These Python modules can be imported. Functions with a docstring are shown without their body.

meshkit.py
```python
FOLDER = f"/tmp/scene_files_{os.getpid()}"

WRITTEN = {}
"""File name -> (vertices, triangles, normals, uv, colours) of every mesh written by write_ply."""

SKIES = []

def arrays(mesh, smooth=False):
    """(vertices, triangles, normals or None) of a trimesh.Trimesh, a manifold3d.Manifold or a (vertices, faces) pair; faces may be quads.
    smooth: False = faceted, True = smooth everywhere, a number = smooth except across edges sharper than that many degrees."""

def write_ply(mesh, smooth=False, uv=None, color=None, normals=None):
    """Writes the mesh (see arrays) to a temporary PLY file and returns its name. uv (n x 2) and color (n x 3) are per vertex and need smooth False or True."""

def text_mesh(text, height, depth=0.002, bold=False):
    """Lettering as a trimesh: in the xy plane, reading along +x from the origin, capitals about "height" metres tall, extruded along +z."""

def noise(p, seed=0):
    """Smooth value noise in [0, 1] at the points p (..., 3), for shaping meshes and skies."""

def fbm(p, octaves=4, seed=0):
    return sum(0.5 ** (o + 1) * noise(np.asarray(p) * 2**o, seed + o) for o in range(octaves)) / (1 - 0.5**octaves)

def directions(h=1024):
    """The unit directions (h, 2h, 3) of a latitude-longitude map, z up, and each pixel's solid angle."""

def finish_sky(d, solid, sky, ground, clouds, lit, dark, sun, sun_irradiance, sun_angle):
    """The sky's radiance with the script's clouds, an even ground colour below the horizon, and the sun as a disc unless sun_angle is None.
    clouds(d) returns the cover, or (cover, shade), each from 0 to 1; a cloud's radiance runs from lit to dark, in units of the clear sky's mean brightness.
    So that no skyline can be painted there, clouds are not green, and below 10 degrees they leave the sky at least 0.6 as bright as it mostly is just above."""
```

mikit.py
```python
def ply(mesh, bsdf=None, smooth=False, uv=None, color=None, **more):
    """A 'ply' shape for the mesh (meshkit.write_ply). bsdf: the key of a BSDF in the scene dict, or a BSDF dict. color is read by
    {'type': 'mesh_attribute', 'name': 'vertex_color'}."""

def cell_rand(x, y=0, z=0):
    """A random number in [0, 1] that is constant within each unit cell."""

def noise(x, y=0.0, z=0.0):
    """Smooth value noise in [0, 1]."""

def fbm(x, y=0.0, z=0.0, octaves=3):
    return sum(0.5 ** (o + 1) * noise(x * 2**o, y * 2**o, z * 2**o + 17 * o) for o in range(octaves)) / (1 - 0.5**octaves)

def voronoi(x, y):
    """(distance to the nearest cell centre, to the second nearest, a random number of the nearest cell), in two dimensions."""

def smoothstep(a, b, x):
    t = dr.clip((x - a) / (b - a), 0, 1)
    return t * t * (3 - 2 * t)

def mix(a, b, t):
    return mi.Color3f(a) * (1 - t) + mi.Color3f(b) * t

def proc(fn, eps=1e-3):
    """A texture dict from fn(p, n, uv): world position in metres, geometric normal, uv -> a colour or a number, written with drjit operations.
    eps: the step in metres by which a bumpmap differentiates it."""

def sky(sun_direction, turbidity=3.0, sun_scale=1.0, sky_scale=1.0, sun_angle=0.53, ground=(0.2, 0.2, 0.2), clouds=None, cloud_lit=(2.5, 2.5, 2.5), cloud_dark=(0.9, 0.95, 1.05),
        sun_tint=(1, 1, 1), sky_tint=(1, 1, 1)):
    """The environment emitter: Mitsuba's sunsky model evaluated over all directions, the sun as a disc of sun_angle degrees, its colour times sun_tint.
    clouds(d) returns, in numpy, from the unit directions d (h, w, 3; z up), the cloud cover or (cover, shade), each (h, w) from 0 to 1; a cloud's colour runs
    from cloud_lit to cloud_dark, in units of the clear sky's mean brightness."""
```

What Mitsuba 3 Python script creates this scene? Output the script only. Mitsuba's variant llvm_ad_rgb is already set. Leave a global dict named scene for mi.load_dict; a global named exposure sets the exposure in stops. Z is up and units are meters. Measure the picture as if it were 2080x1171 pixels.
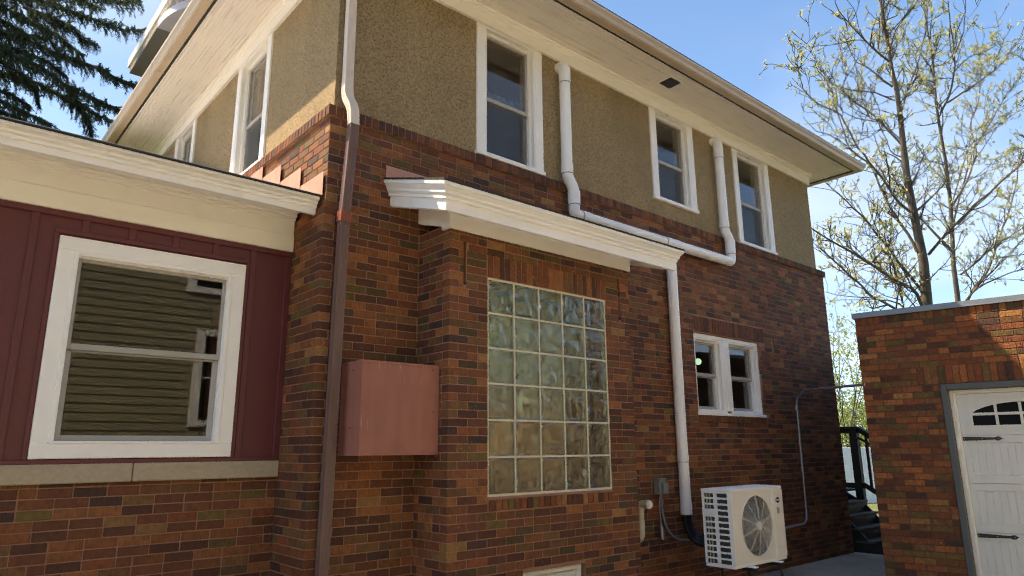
import math
import numpy as np, trimesh, shapely
from shapely.geometry import box as sbox, Polygon, Point
import drjit as dr, mitsuba as mi
import mikit, meshkit
from mikit import proc, noise, fbm, smoothstep, mix, cell_rand, voronoi

# ------------------------------------------------------------------ camera, sky, exposure
T = mi.ScalarTransform4f
scene, labels = {}, {}
YAW, PITCH, ROLL, FPX = 0.71591, 0.23006, -0.00827, 1397.62
CAM = np.array([-2.34834, -5.01459, 1.58081])
FWD = np.array([math.sin(YAW) * math.cos(PITCH), math.cos(YAW) * math.cos(PITCH), math.sin(PITCH)])
_r = np.cross(FWD, [0, 0, 1]); _r /= np.linalg.norm(_r); _u = np.cross(_r, FWD)
RGT = math.cos(ROLL) * _r + math.sin(ROLL) * _u
UPV = -math.sin(ROLL) * _r + math.cos(ROLL) * _u
scene['camera'] = {'type': 'perspective', 'fov_axis': 'x', 'fov': math.degrees(2 * math.atan(1040 / FPX)), 'near_clip': 0.05, 'far_clip': 400.0,
                   'to_world': T().look_at(origin=CAM.tolist(), target=(CAM + FWD).tolist(), up=UPV.tolist())}


def cloud_cover(d):
    p = d / np.maximum(d[..., 2:3] + 0.25, 0.05)
    n = meshkit.fbm(np.stack([p[..., 0] * 1.3 + 3.1, p[..., 1] * 2.0, p[..., 2] * 0], -1), 5, 3)
    low = np.clip(1.15 - d[..., 2] * 1.9, 0, 1)
    c = np.clip((n - 0.42) * 2.4, 0, 1) * (0.16 + 0.72 * low) + 0.06 * low
    return np.clip(c, 0, 0.9), 0.15 * np.ones(c.shape)


SUN = (-0.500, 0.606, 1.0)
scene['sky'] = mikit.sky(SUN, turbidity=3, clouds=cloud_cover, cloud_lit=(2.2, 2.2, 2.25), cloud_dark=(1.1, 1.15, 1.25), ground=(0.22, 0.21, 0.19), sun_tint=(1.05, 1.0, 0.90), sky_tint=(1.03, 1.0, 0.96))
exposure = 2.9

# ------------------------------------------------------------------ materials
rng = np.random.default_rng(7)


def two(b):
    return {'type': 'twosided', 'bsdf': b}


def pr(rgb, rough=0.6, **k):
    return {'type': 'principled', 'base_color': rgb if isinstance(rgb, dict) else {'type': 'rgb', 'value': list(rgb)}, 'roughness': rough, 'specular': 0.4, **k}


def bump(b, fn, scale, eps=2e-3):
    return {'type': 'bumpmap', 'tex': proc(fn, eps), 'scale': scale, 'bsdf': b}


PAL = [(0.088, 0.036, 0.024), (0.130, 0.049, 0.026), (0.178, 0.066, 0.028), (0.240, 0.096, 0.039), (0.146, 0.073, 0.032),
       (0.122, 0.084, 0.029), (0.078, 0.051, 0.026), (0.255, 0.134, 0.054), (0.060, 0.033, 0.028), (0.196, 0.062, 0.030)]


def brick_color(p, n, uv):
    c = mi.Color3f(PAL[0])
    for i in range(1, len(PAL)):
        c = dr.select(uv.x > i / len(PAL), mi.Color3f(PAL[i]), c)
    h = p.x + p.y
    f = fbm(h * 38, p.z * 30, uv.y * 40, 3)
    g = noise(h * 300, p.z * 22, uv.x * 31)
    sp = smoothstep(0.90, 0.94, noise(h * 95, p.z * 95, uv.y * 60)) * smoothstep(0.60, 0.80, noise(h * 3, p.z * 3, 9.0))
    return c * mi.Color3f(1.06, 1.03, 0.90) * (0.68 + 0.38 * uv.y) * (0.46 + 0.68 * f + 0.40 * g) + mi.Color3f(0.22, 0.19, 0.16) * sp


def brick_bump(p, n, uv):
    h = p.x + p.y
    return noise(h * 230, p.z * 26, uv.y * 50) + 0.8 * fbm(h * 60, p.z * 90, uv.x * 20, 2)


scene['m_brick'] = two(bump(pr(proc(brick_color), 0.78), brick_bump, 0.0022, 1.5e-3))


def garage_brick_color(p, n, uv):
    h = p.x * 0.2 - p.y
    f = fbm(h * 60, p.z * 60, uv.y * 40, 3)
    return brick_color(p, n, uv) * mi.Color3f(1.12, 0.98, 0.86) * (0.7 + 0.6 * f)


scene['m_garage_brick'] = two(bump(pr(proc(garage_brick_color), 0.75), brick_bump, 0.004, 1.5e-3))


def mortar_color(p, n, uv):
    return mix((0.21, 0.108, 0.072), (0.35, 0.205, 0.142), fbm(p.x * 9 + p.y * 9, p.z * 9, 0.3, 4))


scene['m_mortar'] = two(pr(proc(mortar_color), 0.95))
scene['m_garage_mortar'] = two(pr((0.10, 0.058, 0.036), 0.95))


def stucco_h(p):
    h = p.x * 1.0 + p.y * 1.0
    a = voronoi(h * 58, p.z * 58)
    b = voronoi(h * 120 + 7, p.z * 120)
    return a, b


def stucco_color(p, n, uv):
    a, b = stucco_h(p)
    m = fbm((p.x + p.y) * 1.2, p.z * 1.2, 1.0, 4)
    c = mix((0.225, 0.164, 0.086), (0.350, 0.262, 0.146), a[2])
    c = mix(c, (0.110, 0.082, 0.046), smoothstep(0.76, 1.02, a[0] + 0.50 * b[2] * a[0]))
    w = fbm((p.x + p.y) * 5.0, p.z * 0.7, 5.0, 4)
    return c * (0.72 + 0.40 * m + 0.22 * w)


def stucco_bump(p, n, uv):
    a, b = stucco_h(p)
    return (1 - a[0]) + 0.4 * (1 - b[0])


scene['m_stucco'] = two(bump(pr(proc(stucco_color), 0.95), stucco_bump, 0.0035, 3e-3))


def paint_color(p, n, uv):
    f = fbm(p.x * 1.7 + p.y * 1.3, p.y * 1.1, p.z * 2.3, 4)
    g = smoothstep(0.60, 0.86, fbm(p.x * 9, p.y * 9, p.z * 5, 3))
    return mix((0.89, 0.875, 0.835), (0.83, 0.81, 0.76), f) * (1 - 0.05 * g)


scene['m_trim'] = two(pr(proc(paint_color), 0.42))
scene['m_vinyl'] = two(pr((0.88, 0.88, 0.87), 0.32))


def soffit_color(p, n, uv):
    f = fbm(p.x * 2.1, p.y * 2.1, 0.7, 4)
    g = smoothstep(0.70, 0.78, dr.select(p.x + 0.55 < p.y + 0.0, noise(p.x * 130, p.y * 2.2, 4.2), noise(p.x * 2.2 + 3, p.y * 130, 0.2)))
    return mix((0.88, 0.83, 0.77), (0.81, 0.76, 0.69), f) * (1 - 0.20 * g)


scene['m_soffit'] = two(pr(proc(soffit_color), 0.6))
scene['m_gutter'] = two(pr((0.50, 0.405, 0.300), 0.42))
scene['m_beige'] = two(pr((0.66, 0.57, 0.49), 0.45))


def brown_color(p, n, uv):
    f = fbm(p.x * 20 + p.y * 20, p.y * 9, p.z * 3.0, 4)
    return mix((0.125, 0.075, 0.065), (0.19, 0.118, 0.100), f)


scene['m_brown'] = two(pr(proc(brown_color), 0.45))


def box_color(p, n, uv):
    f = fbm(p.x * 4, p.y * 4, p.z * 5, 4)
    s = smoothstep(0.80, 0.86, noise(p.x * 120, p.y * 120, p.z * 9))
    return mix((0.295, 0.120, 0.086), (0.350, 0.150, 0.110), f) * (0.94 + 0.10 * smoothstep(0.2, 0.8, noise(p.x * 26, p.y * 26, p.z * 2.2))) + mi.Color3f(0.10, 0.08, 0.07) * s * smoothstep(0.5, 0.7, noise(p.x * 5, p.z * 5, 3.0))


scene['m_rust'] = two(pr(proc(box_color), 0.72))
scene['m_orange'] = two(pr((0.24, 0.072, 0.040), 0.5))


def copper_color(p, n, uv):
    f = fbm(p.x * 7, p.y * 7, p.z * 7, 4)
    return mix((0.46, 0.215, 0.155), (0.58, 0.31, 0.235), f)


scene['m_copper'] = two(pr(proc(copper_color), 0.5))


def maroon_color(p, n, uv):
    f = fbm(p.x * 2, p.y * 2, p.z * 1.1, 3)
    return mix((0.104, 0.026, 0.031), (0.124, 0.033, 0.038), f)


scene['m_maroon'] = two(pr(proc(maroon_color), 0.42))


def stone_color(p, n, uv):
    f = fbm(p.x * 3, p.y * 3, p.z * 26, 4)
    g = fbm(p.x * 45, p.y * 45, p.z * 45, 3)
    return mix((0.36, 0.30, 0.205), (0.45, 0.385, 0.275), f) * (0.82 + 0.32 * g)


scene['m_stone'] = two(pr(proc(stone_color), 0.9))
scene['m_roof'] = two(pr((0.035, 0.033, 0.032), 0.9))
scene['m_membrane'] = two(pr((0.42, 0.41, 0.39), 0.9))
scene['m_black'] = two(pr((0.016, 0.016, 0.018), 0.45))


def wood_black(p, n, uv):
    f = fbm(p.x * 3, p.y * 14, p.z * 14, 4)
    return mix((0.012, 0.012, 0.014), (0.034, 0.034, 0.037), f)


scene['m_black_wood'] = two(pr(proc(wood_black), 0.55))
scene['m_tread'] = two(pr((0.085, 0.086, 0.09), 0.65))
scene['m_pvc'] = two(pr((0.88, 0.88, 0.885), 0.34))
scene['m_cream_pvc'] = two(pr((0.66, 0.61, 0.47), 0.4))
scene['m_sash'] = two(pr((0.38, 0.37, 0.345), 0.4))
scene['m_steel'] = two(pr((0.42, 0.43, 0.45), 0.42, metallic=0.6))
scene['m_grey_box'] = two(pr((0.20, 0.22, 0.23), 0.5))
scene['m_cap'] = two(pr((0.19, 0.215, 0.245), 0.35, metallic=0.2))
scene['m_slate'] = two(pr((0.085, 0.092, 0.092), 0.5))
scene['m_unit'] = two(pr((0.76, 0.735, 0.665), 0.4))
scene['m_unit_light'] = two(pr((0.80, 0.80, 0.78), 0.4))
scene['m_coil'] = two(pr((0.045, 0.044, 0.042), 0.6))
scene['m_coil_light'] = two(pr((0.36, 0.33, 0.27), 0.5))
scene['m_navy'] = two(pr((0.010, 0.014, 0.070), 0.3))
scene['m_white_print'] = two(pr((0.8, 0.8, 0.8), 0.5))


def door_color(p, n, uv):
    f = fbm(p.x * 30 + p.y * 30, p.y * 30, p.z * 3, 3)
    return mix((0.62, 0.61, 0.565), (0.69, 0.68, 0.63), f)


def grain_bump(p, n, uv):
    return fbm(p.x * 220 + p.y * 220, 0.1, p.z * 9, 2)


scene['m_door'] = two(bump(pr(proc(door_color), 0.42), grain_bump, 0.0004))
scene['m_room'] = two(pr((0.30, 0.275, 0.24), 0.9))
scene['m_dark_room'] = two(pr((0.035, 0.034, 0.032), 0.9))
scene['m_dark_glass'] = two(pr((0.006, 0.007, 0.008), 0.25, specular=0.05))
scene['m_glass'] = {'type': 'thindielectric', 'int_ior': 1.42}
scene['m_block'] = {'type': 'roughdielectric', 'alpha': 0.022, 'int_ior': 1.5, 'specular_transmittance': {'type': 'rgb', 'value': [0.90, 0.96, 0.92]}}
scene['m_block_mortar'] = two(pr((0.62, 0.56, 0.42), 0.85))
scene['m_screen'] = {'type': 'blendbsdf', 'weight': 0.42, 'a': {'type': 'null'}, 'b': two(pr((0.05, 0.055, 0.06), 0.6))}


def curtain_color(p, n, uv):
    f = fbm((p.x + p.y) * 26, 0.3, p.z * 1.5, 3)
    return mix((0.03, 0.040, 0.055), (0.085, 0.105, 0.135), f)


scene['m_curtain'] = two(pr(proc(curtain_color), 0.85))


def bath_color(p, n, uv):
    f = smoothstep(0.25, 0.75, fbm(p.x * 13, 0.3, p.z * 10, 4))
    up = smoothstep(1.7, 2.4, p.z + 0.35 * (f - 0.5))
    lo = mix((0.15, 0.065, 0.042), (0.90, 0.52, 0.33), f)
    return mix(lo, mix((0.22, 0.24, 0.225), (0.74, 0.76, 0.72), f), up)


scene['m_bath'] = two(pr(proc(bath_color), 0.9))


def concrete_color(p, n, uv):
    f = fbm(p.x * 1.1, p.y * 1.1, 0.2, 5)
    g = fbm(p.x * 40, p.y * 40, 0.2, 3)
    cr = smoothstep(0.012, 0.0, dr.abs(fbm(p.x * 0.8, p.y * 0.8, 3.1, 4) - 0.5))
    return mix((0.17, 0.158, 0.135), (0.34, 0.32, 0.28), smoothstep(0.25, 0.75, f)) * (0.7 + 0.6 * g)


scene['m_concrete'] = two(pr(proc(concrete_color), 0.9))


def soil_color(p, n, uv):
    f = fbm(p.x * 2, p.y * 2, 0.2, 5)
    return mix((0.055, 0.06, 0.024), (0.10, 0.12, 0.04), f)


scene['m_lawn'] = two(pr(proc(soil_color), 0.95))


def siding_color(p, n, uv):
    f = fbm(p.x * 1.5, p.z * 3, 0.2, 4)
    return mix((0.26, 0.24, 0.155), (0.32, 0.295, 0.19), f)


scene['m_siding'] = two(pr(proc(siding_color), 0.7))


def bark_color(p, n, uv):
    f = fbm(p.x * 14 + p.y * 10, p.y * 14, p.z * 3.5, 4)
    return mix((0.045, 0.038, 0.032), (0.17, 0.145, 0.115), f)


scene['m_bark'] = two(pr(proc(bark_color), 0.95))
scene['m_twig'] = two(pr((0.050, 0.040, 0.033), 0.9))


def leafy(c1, c2, trans=0.8):
    def f(p, n, uv):
        return mix(c1, c2, cell_rand(p.x * 9, p.y * 9, p.z * 9))
    return {'type': 'principledthin', 'base_color': proc(f), 'roughness': 0.6, 'diff_trans': trans}


scene['m_leaf'] = leafy((0.40, 0.39, 0.12), (0.60, 0.60, 0.30), 1.0)
scene['m_shrub'] = leafy((0.20, 0.27, 0.05), (0.36, 0.42, 0.10), 1.0)
scene['m_needle'] = leafy((0.034, 0.052, 0.034), (0.080, 0.108, 0.062), 0.6)
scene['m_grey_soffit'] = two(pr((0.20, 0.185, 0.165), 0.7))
scene['m_lavender'] = two(pr((0.58, 0.55, 0.60), 0.55))


# ------------------------------------------------------------------ helpers
def numbered(key, pool=None):
    pool = scene if pool is None else pool
    if key not in pool:
        return key
    i = 1
    while f'{key}_{i:03d}' in pool:
        i += 1
    return f'{key}_{i:03d}'


_used = {}


def thing(name, label, cat, group=None):
    key = numbered(name, _used); _used[key] = 1
    labels[key] = {'label': label, 'category': cat}
    if group:
        labels[key]['group'] = group
    return key


def obj(name, mesh, mat, parent=None, smooth=False, uv=None, label=None, kind=None):
    key = numbered((parent + '__' if parent else '') + name)
    scene[key] = mikit.ply(mesh, mat, smooth=smooth, uv=uv)
    if label or kind:
        labels.setdefault(key, {})
        if label: labels[key]['label'] = label
        if kind: labels[key]['kind'] = kind
    return key


cat = trimesh.util.concatenate


def tm(v, f):
    return trimesh.Trimesh(np.asarray(v, float), np.asarray(f, int), process=False)


def _bev():
    sg = np.array([[x, y, z] for x in (-1, 1) for y in (-1, 1) for z in (-1, 1)], float)
    idx = {}; V = []
    for i, s in enumerate(sg):
        for a in range(3):
            idx[i, a] = len(V); V.append((s, a))
    F = []
    def add(l, out):
        P = [np.array(V[i][0]) * np.where(np.arange(3) == V[i][1], 1.0, 0.9) for i in l]
        c = np.mean(P, 0); n = np.cross(P[1] - P[0], P[2] - P[0])
        if n @ out < 0: l = l[::-1]
        for k in range(1, len(l) - 1): F.append([l[0], l[k], l[k + 1]])
    num = lambda s: int((s[0] > 0) * 4 + (s[1] > 0) * 2 + (s[2] > 0))
    for a in range(3):
        b, c = [k for k in range(3) if k != a]
        for sa in (-1, 1):
            l = []
            for sb, sc in ((-1, -1), (1, -1), (1, 1), (-1, 1)):
                s = np.zeros(3); s[a], s[b], s[c] = sa, sb, sc
                l.append(idx[num(s), a])
            o = np.zeros(3); o[a] = sa; add(l, o)
    for a in range(3):      # edges along axis a
        b, c = [k for k in range(3) if k != a]
        for sb in (-1, 1):
            for sc in (-1, 1):
                s0 = np.zeros(3); s0[a], s0[b], s0[c] = -1, sb, sc
                s1 = s0.copy(); s1[a] = 1
                o = np.zeros(3); o[b], o[c] = sb, sc
                add([idx[num(s0), b], idx[num(s1), b], idx[num(s1), c], idx[num(s0), c]], o)
    for i, s in enumerate(sg):
        add([idx[i, 0], idx[i, 1], idx[i, 2]], s)
    return np.array([v[0] for v in V]), np.array([v[1] for v in V]), np.array(F)


BS, BA, BF = _bev()


def bev(lo, hi, ch=0.004):
    lo, hi = np.minimum(lo, hi).astype(float), np.maximum(lo, hi).astype(float)
    c, h = (lo + hi) / 2, (hi - lo) / 2
    ch = min(ch, 0.4 * h.min())
    off = np.where(np.arange(3)[None] == BA[:, None], 0, ch)
    return tm(c + BS * (h - off), BF)


class Frame:
    """A wall's own axes: s along it, t out of it, z up."""
    def __init__(self, o, d, n):
        self.o, self.d, self.n = np.array(o, float), np.array(d, float), np.array(n, float)
        self.M = np.stack([self.d, self.n, [0, 0, 1.0]], 1)
        self.flip = np.linalg.det(self.M) < 0

    def __call__(self, m):
        v = np.asarray(m.vertices) @ self.M.T + self.o
        return tm(v, m.faces[:, ::-1] if self.flip else m.faces)

    def pt(self, s, t, z):
        return self.o + s * self.d + t * self.n + np.array([0, 0, z])


LONG = Frame((0, 0, 0), (1, 0, 0), (0, -1, 0))
FRONT = Frame((0, 0, 0), (0, 1, 0), (-1, 0, 0))
BX0, BX1, BY = 0.917, 3.237, 0.47
BAYF = Frame((0, -BY, 0), (1, 0, 0), (0, -1, 0))
BAYL = Frame((BX0, 0, 0), (0, -1, 0), (-1, 0, 0))
BAYR = Frame((BX1, 0, 0), (0, -1, 0), (1, 0, 0))
AY = 0.55
ADD = Frame((0, AY, 0), (1, 0, 0), (0, -1, 0))
PIERL = Frame((-0.03, 0, 0), (0, 1, 0), (-1, 0, 0))
PIERF = Frame((0, -0.03, 0), (1, 0, 0), (0, -1, 0))
GP = 0.186
GD, GN = np.array([math.sin(GP), -math.cos(GP), 0]), np.array([math.cos(GP), math.sin(GP), 0])
GO = np.array([6.085, -1.573, 0])
GAR = Frame(GO, GD, -GN)
GARS = Frame(GO, GN, -GD)


def slab(F, poly, t0, t1):
    """A polygon in (s, z) with holes, from depth t0 to t1."""
    ms = []
    for g in (getattr(poly, 'geoms', None) or [poly]):
        m = trimesh.creation.extrude_polygon(g, t1 - t0, engine='earcut')
        v = np.asarray(m.vertices)
        ms.append(tm(np.stack([v[:, 0], v[:, 2] + t0, v[:, 1]], 1), m.faces[:, ::-1]))
    return F(cat(ms))


def fb(F, s0, s1, t0, t1, z0, z1, ch=0.004):
    return F(bev((s0, t0, z0), (s1, t1, z1), ch))


def loft(a, b, cap=True):
    """Two matching closed outlines in space joined into a solid."""
    a, b = np.asarray(a, float), np.asarray(b, float)
    n = len(a); F = []
    for i in range(n):
        j = (i + 1) % n
        F += [[i, j, n + j], [i, n + j, n + i]]
    if cap:
        c = a - a.mean(0)
        k = np.linalg.svd(c)[2][:2]
        p2 = c @ k.T
        P = Polygon(p2)
        if P.is_valid and P.area > 1e-9:
            v, f = trimesh.creation.triangulate_polygon(P, engine='earcut')
            d = ((v[:, None] - p2[None]) ** 2).sum(-1).argmin(1)
            f = d[f]
            F += f.tolist() + (f[:, ::-1] + n).tolist()
    m = tm(np.vstack([a, b]), F)
    trimesh.repair.fix_normals(m)
    return m


def tube(pts, r, sides=12, caps=True):
    p = np.asarray(pts, float); n = len(p)
    r = np.broadcast_to(np.asarray(r, float), (n,))
    t = np.gradient(p, axis=0); t /= np.linalg.norm(t, axis=1, keepdims=True) + 1e-12
    a = np.cross(t[0], [0, 0, 1.0] if abs(t[0][2]) < 0.9 else [1.0, 0, 0]); A = []
    for i in range(n):
        a = a - (a @ t[i]) * t[i]; a /= np.linalg.norm(a) + 1e-12; A.append(a)
    A = np.array(A); B = np.cross(t, A)
    g = np.arange(sides) * 2 * np.pi / sides
    v = p[:, None] + r[:, None, None] * (np.cos(g)[None, :, None] * A[:, None] + np.sin(g)[None, :, None] * B[:, None])
    i, j = np.meshgrid(np.arange(n - 1), np.arange(sides), indexing='ij')
    q = np.stack([i * sides + j, i * sides + (j + 1) % sides, (i + 1) * sides + (j + 1) % sides, (i + 1) * sides + j], -1).reshape(-1, 4)
    F = np.vstack([q[:, [0, 1, 2]], q[:, [0, 2, 3]]])
    v = v.reshape(-1, 3)
    if caps:
        k = len(v); v = np.vstack([v, p[0], p[-1]])
        j = np.arange(sides)
        F = np.vstack([F, np.stack([j * 0 + k, (j + 1) % sides, j], 1), np.stack([j * 0 + k + 1, (n - 1) * sides + j, (n - 1) * sides + (j + 1) % sides], 1)])
    return tm(v, F)


def bend(pts, r, seg=7):
    """Rounds the corners of a polyline."""
    p = [np.asarray(q, float) for q in pts]; out = [p[0]]
    for i in range(1, len(p) - 1):
        a, b = p[i - 1] - p[i], p[i + 1] - p[i]
        la, lb = np.linalg.norm(a), np.linalg.norm(b); k = min(r, la * 0.49, lb * 0.49)
        A, B = p[i] + a / la * k, p[i] + b / lb * k
        for u in np.linspace(0, 1, seg):
            out.append((1 - u) ** 2 * A + 2 * u * (1 - u) * p[i] + u * u * B)
    return np.array(out + [p[-1]])


# ------------------------------------------------------------------ brickwork
CP, BL, JT = 0.0677, 0.2032, 0.0085      # course pitch, brick pitch, joint


class Bricks:
    def __init__(self):
        self.V, self.C, self.uv, self.face = [], [], [], []

    def add(self, F, s0, s1, z0, z1, d0=0.05, proud=0.0, tone=None, warm=0.0, ch=0.0035):
        j = rng.normal(0, 0.0008, 3)
        lo = np.array([s0 + j[0], -d0, z0 + j[1]]); hi = np.array([s1 + j[0], proud + abs(j[2]), z1 + j[1]])
        c, h = (lo + hi) / 2, (hi - lo) / 2
        k = min(ch, 0.4 * h.min())
        v = c + BS * (h - np.where(np.arange(3)[None] == BA[:, None], 0, k))
        self.V.append(v @ F.M.T + F.o); self.C.append(F.pt((s0 + s1) / 2, proud, (z0 + z1) / 2))
        u = self.tone(warm) if tone is None else tone
        self.uv.append((u, rng.uniform(0.15, 1.0))); self.face.append(F)

    def tone(self, warm):
        w = np.array([0.19, 0.23, 0.20, 0.11, 0.14, 0.022, 0.04, 0.012, 0.035, 0.03])
        if warm: w = np.array([0.13, 0.15, 0.16, 0.17, 0.14, 0.06, 0.08, 0.05, 0.05, 0.07])
        return (rng.choice(10, p=w / w.sum()) + 0.5) / 10

    def courses(self, F, s0, s1, z0, z1, holes=(), c0=None, c1=None, warm=0.0, phase=0.0):
        """Running bond; c0 / c1: the parity of the courses that reach the corner at that end (None: no corner)."""
        k0, k1 = int(round(z0 / CP)), int(round(z1 / CP))
        for k in range(k0, k1):
            za, zb = k * CP + JT / 2, (k + 1) * CP - JT / 2
            a, b = s0, s1
            if c0 is not None and (k + c0) % 2: a = s0 + 0.0935 + JT
            if c1 is not None and (k + c1) % 2: b = s1 - 0.0935 - JT
            if c0 is not None:
                start = a
            elif c1 is not None:
                start = b + JT - BL * math.ceil((b - a) / BL + 1)
            else:
                start = a - BL * 0.5 * (k % 2) - phase
            free = [(a, b)]
            for (ha, hb, hc, hd) in holes:
                if zb > hc + 0.012 and za < hd - 0.012:
                    nf = []
                    for (p, q) in free:
                        if hb <= p or ha >= q: nf.append((p, q)); continue
                        if ha > p: nf.append((p, ha))
                        if hb < q: nf.append((hb, q))
                    free = nf
            x = start
            while x < b:
                length = BL - JT
                if rng.random() < 0.05 and x > start: length = 0.0935
                e = x + length
                for (p, q) in free:
                    l, r = max(x, p), min(e, q)
                    if q - r < 0.03: r = q if q < b or c1 is None else min(q, r)
                    if r - l > 0.026:
                        d = 0.05
                        if c0 is not None and abs(l - s0) < 1e-6: d = 0.0935
                        if c1 is not None and r > s1 - 0.012: d = 0.0935
                        self.add(F, l, r, za, zb, d, warm=warm)
                x = e + JT

    def upright(self, F, s0, s1, z0, z1, proud=0.0, warm=0.0, d=0.05, tones=None):
        n = max(1, int(round((s1 - s0) / CP))); w = (s1 - s0) / n
        for i in range(n):
            self.add(F, s0 + i * w + JT / 2, s0 + (i + 1) * w - JT / 2, z0, z1, d, proud + abs(rng.normal(0, 0.001)), warm=warm,
                     tone=None if tones is None else (rng.choice(tones) + 0.5) / 10)

    def finish(self, holder, stuff_key, mat, most=300, hide=()):
        """The bricks that show largest become children of HOLDER(face), the others one piece of stuff."""
        C = np.array(self.C); d = C - CAM; z = d @ FWD
        px = 1040 + FPX * (d @ RGT) / np.maximum(z, 0.1); py = 585.5 - FPX * (d @ UPV) / np.maximum(z, 0.1)
        n = np.array([f.n for f in self.face])
        size = np.array([np.ptp(v @ RGT) * np.ptp(v[:, 2]) for v in self.V]) / np.maximum(z, 0.1) ** 2
        ok = (z > 0.3) & (px > -10) & (px < 2090) & (py > -10) & (py < 1181) & ((n * -d).sum(1) > 0)
        for (a, b, c, e) in hide: ok &= ~((px > a) & (px < b) & (py > c) & (py < e))
        order = np.argsort(np.where(ok, -size, 1.0))
        pick = [i for i in order[:most] if ok[i]]
        rest = sorted(set(range(len(C))) - set(pick))
        flip = lambda i: BF[:, ::-1] if self.face[i].flip else BF
        for i in sorted(pick):
            obj('brick', tm(self.V[i], flip(i)), mat, holder(self.face[i]), uv=np.tile(self.uv[i], (24, 1)))
        if rest:
            V = np.vstack([self.V[i] for i in rest]); F = np.vstack([flip(i) + 24 * k for k, i in enumerate(rest)])
            key = obj(stuff_key, tm(V, F), mat, None, uv=np.repeat([self.uv[i] for i in rest], 24, 0))
            labels[key] = {'kind': 'stuff'}


# ------------------------------------------------------------------ ground
def ground_z(x, y):
    u = np.clip((np.asarray(x) - 8.95) / 0.45, 0, 1)
    return -0.14 * u * u * (3 - 2 * u)


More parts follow.
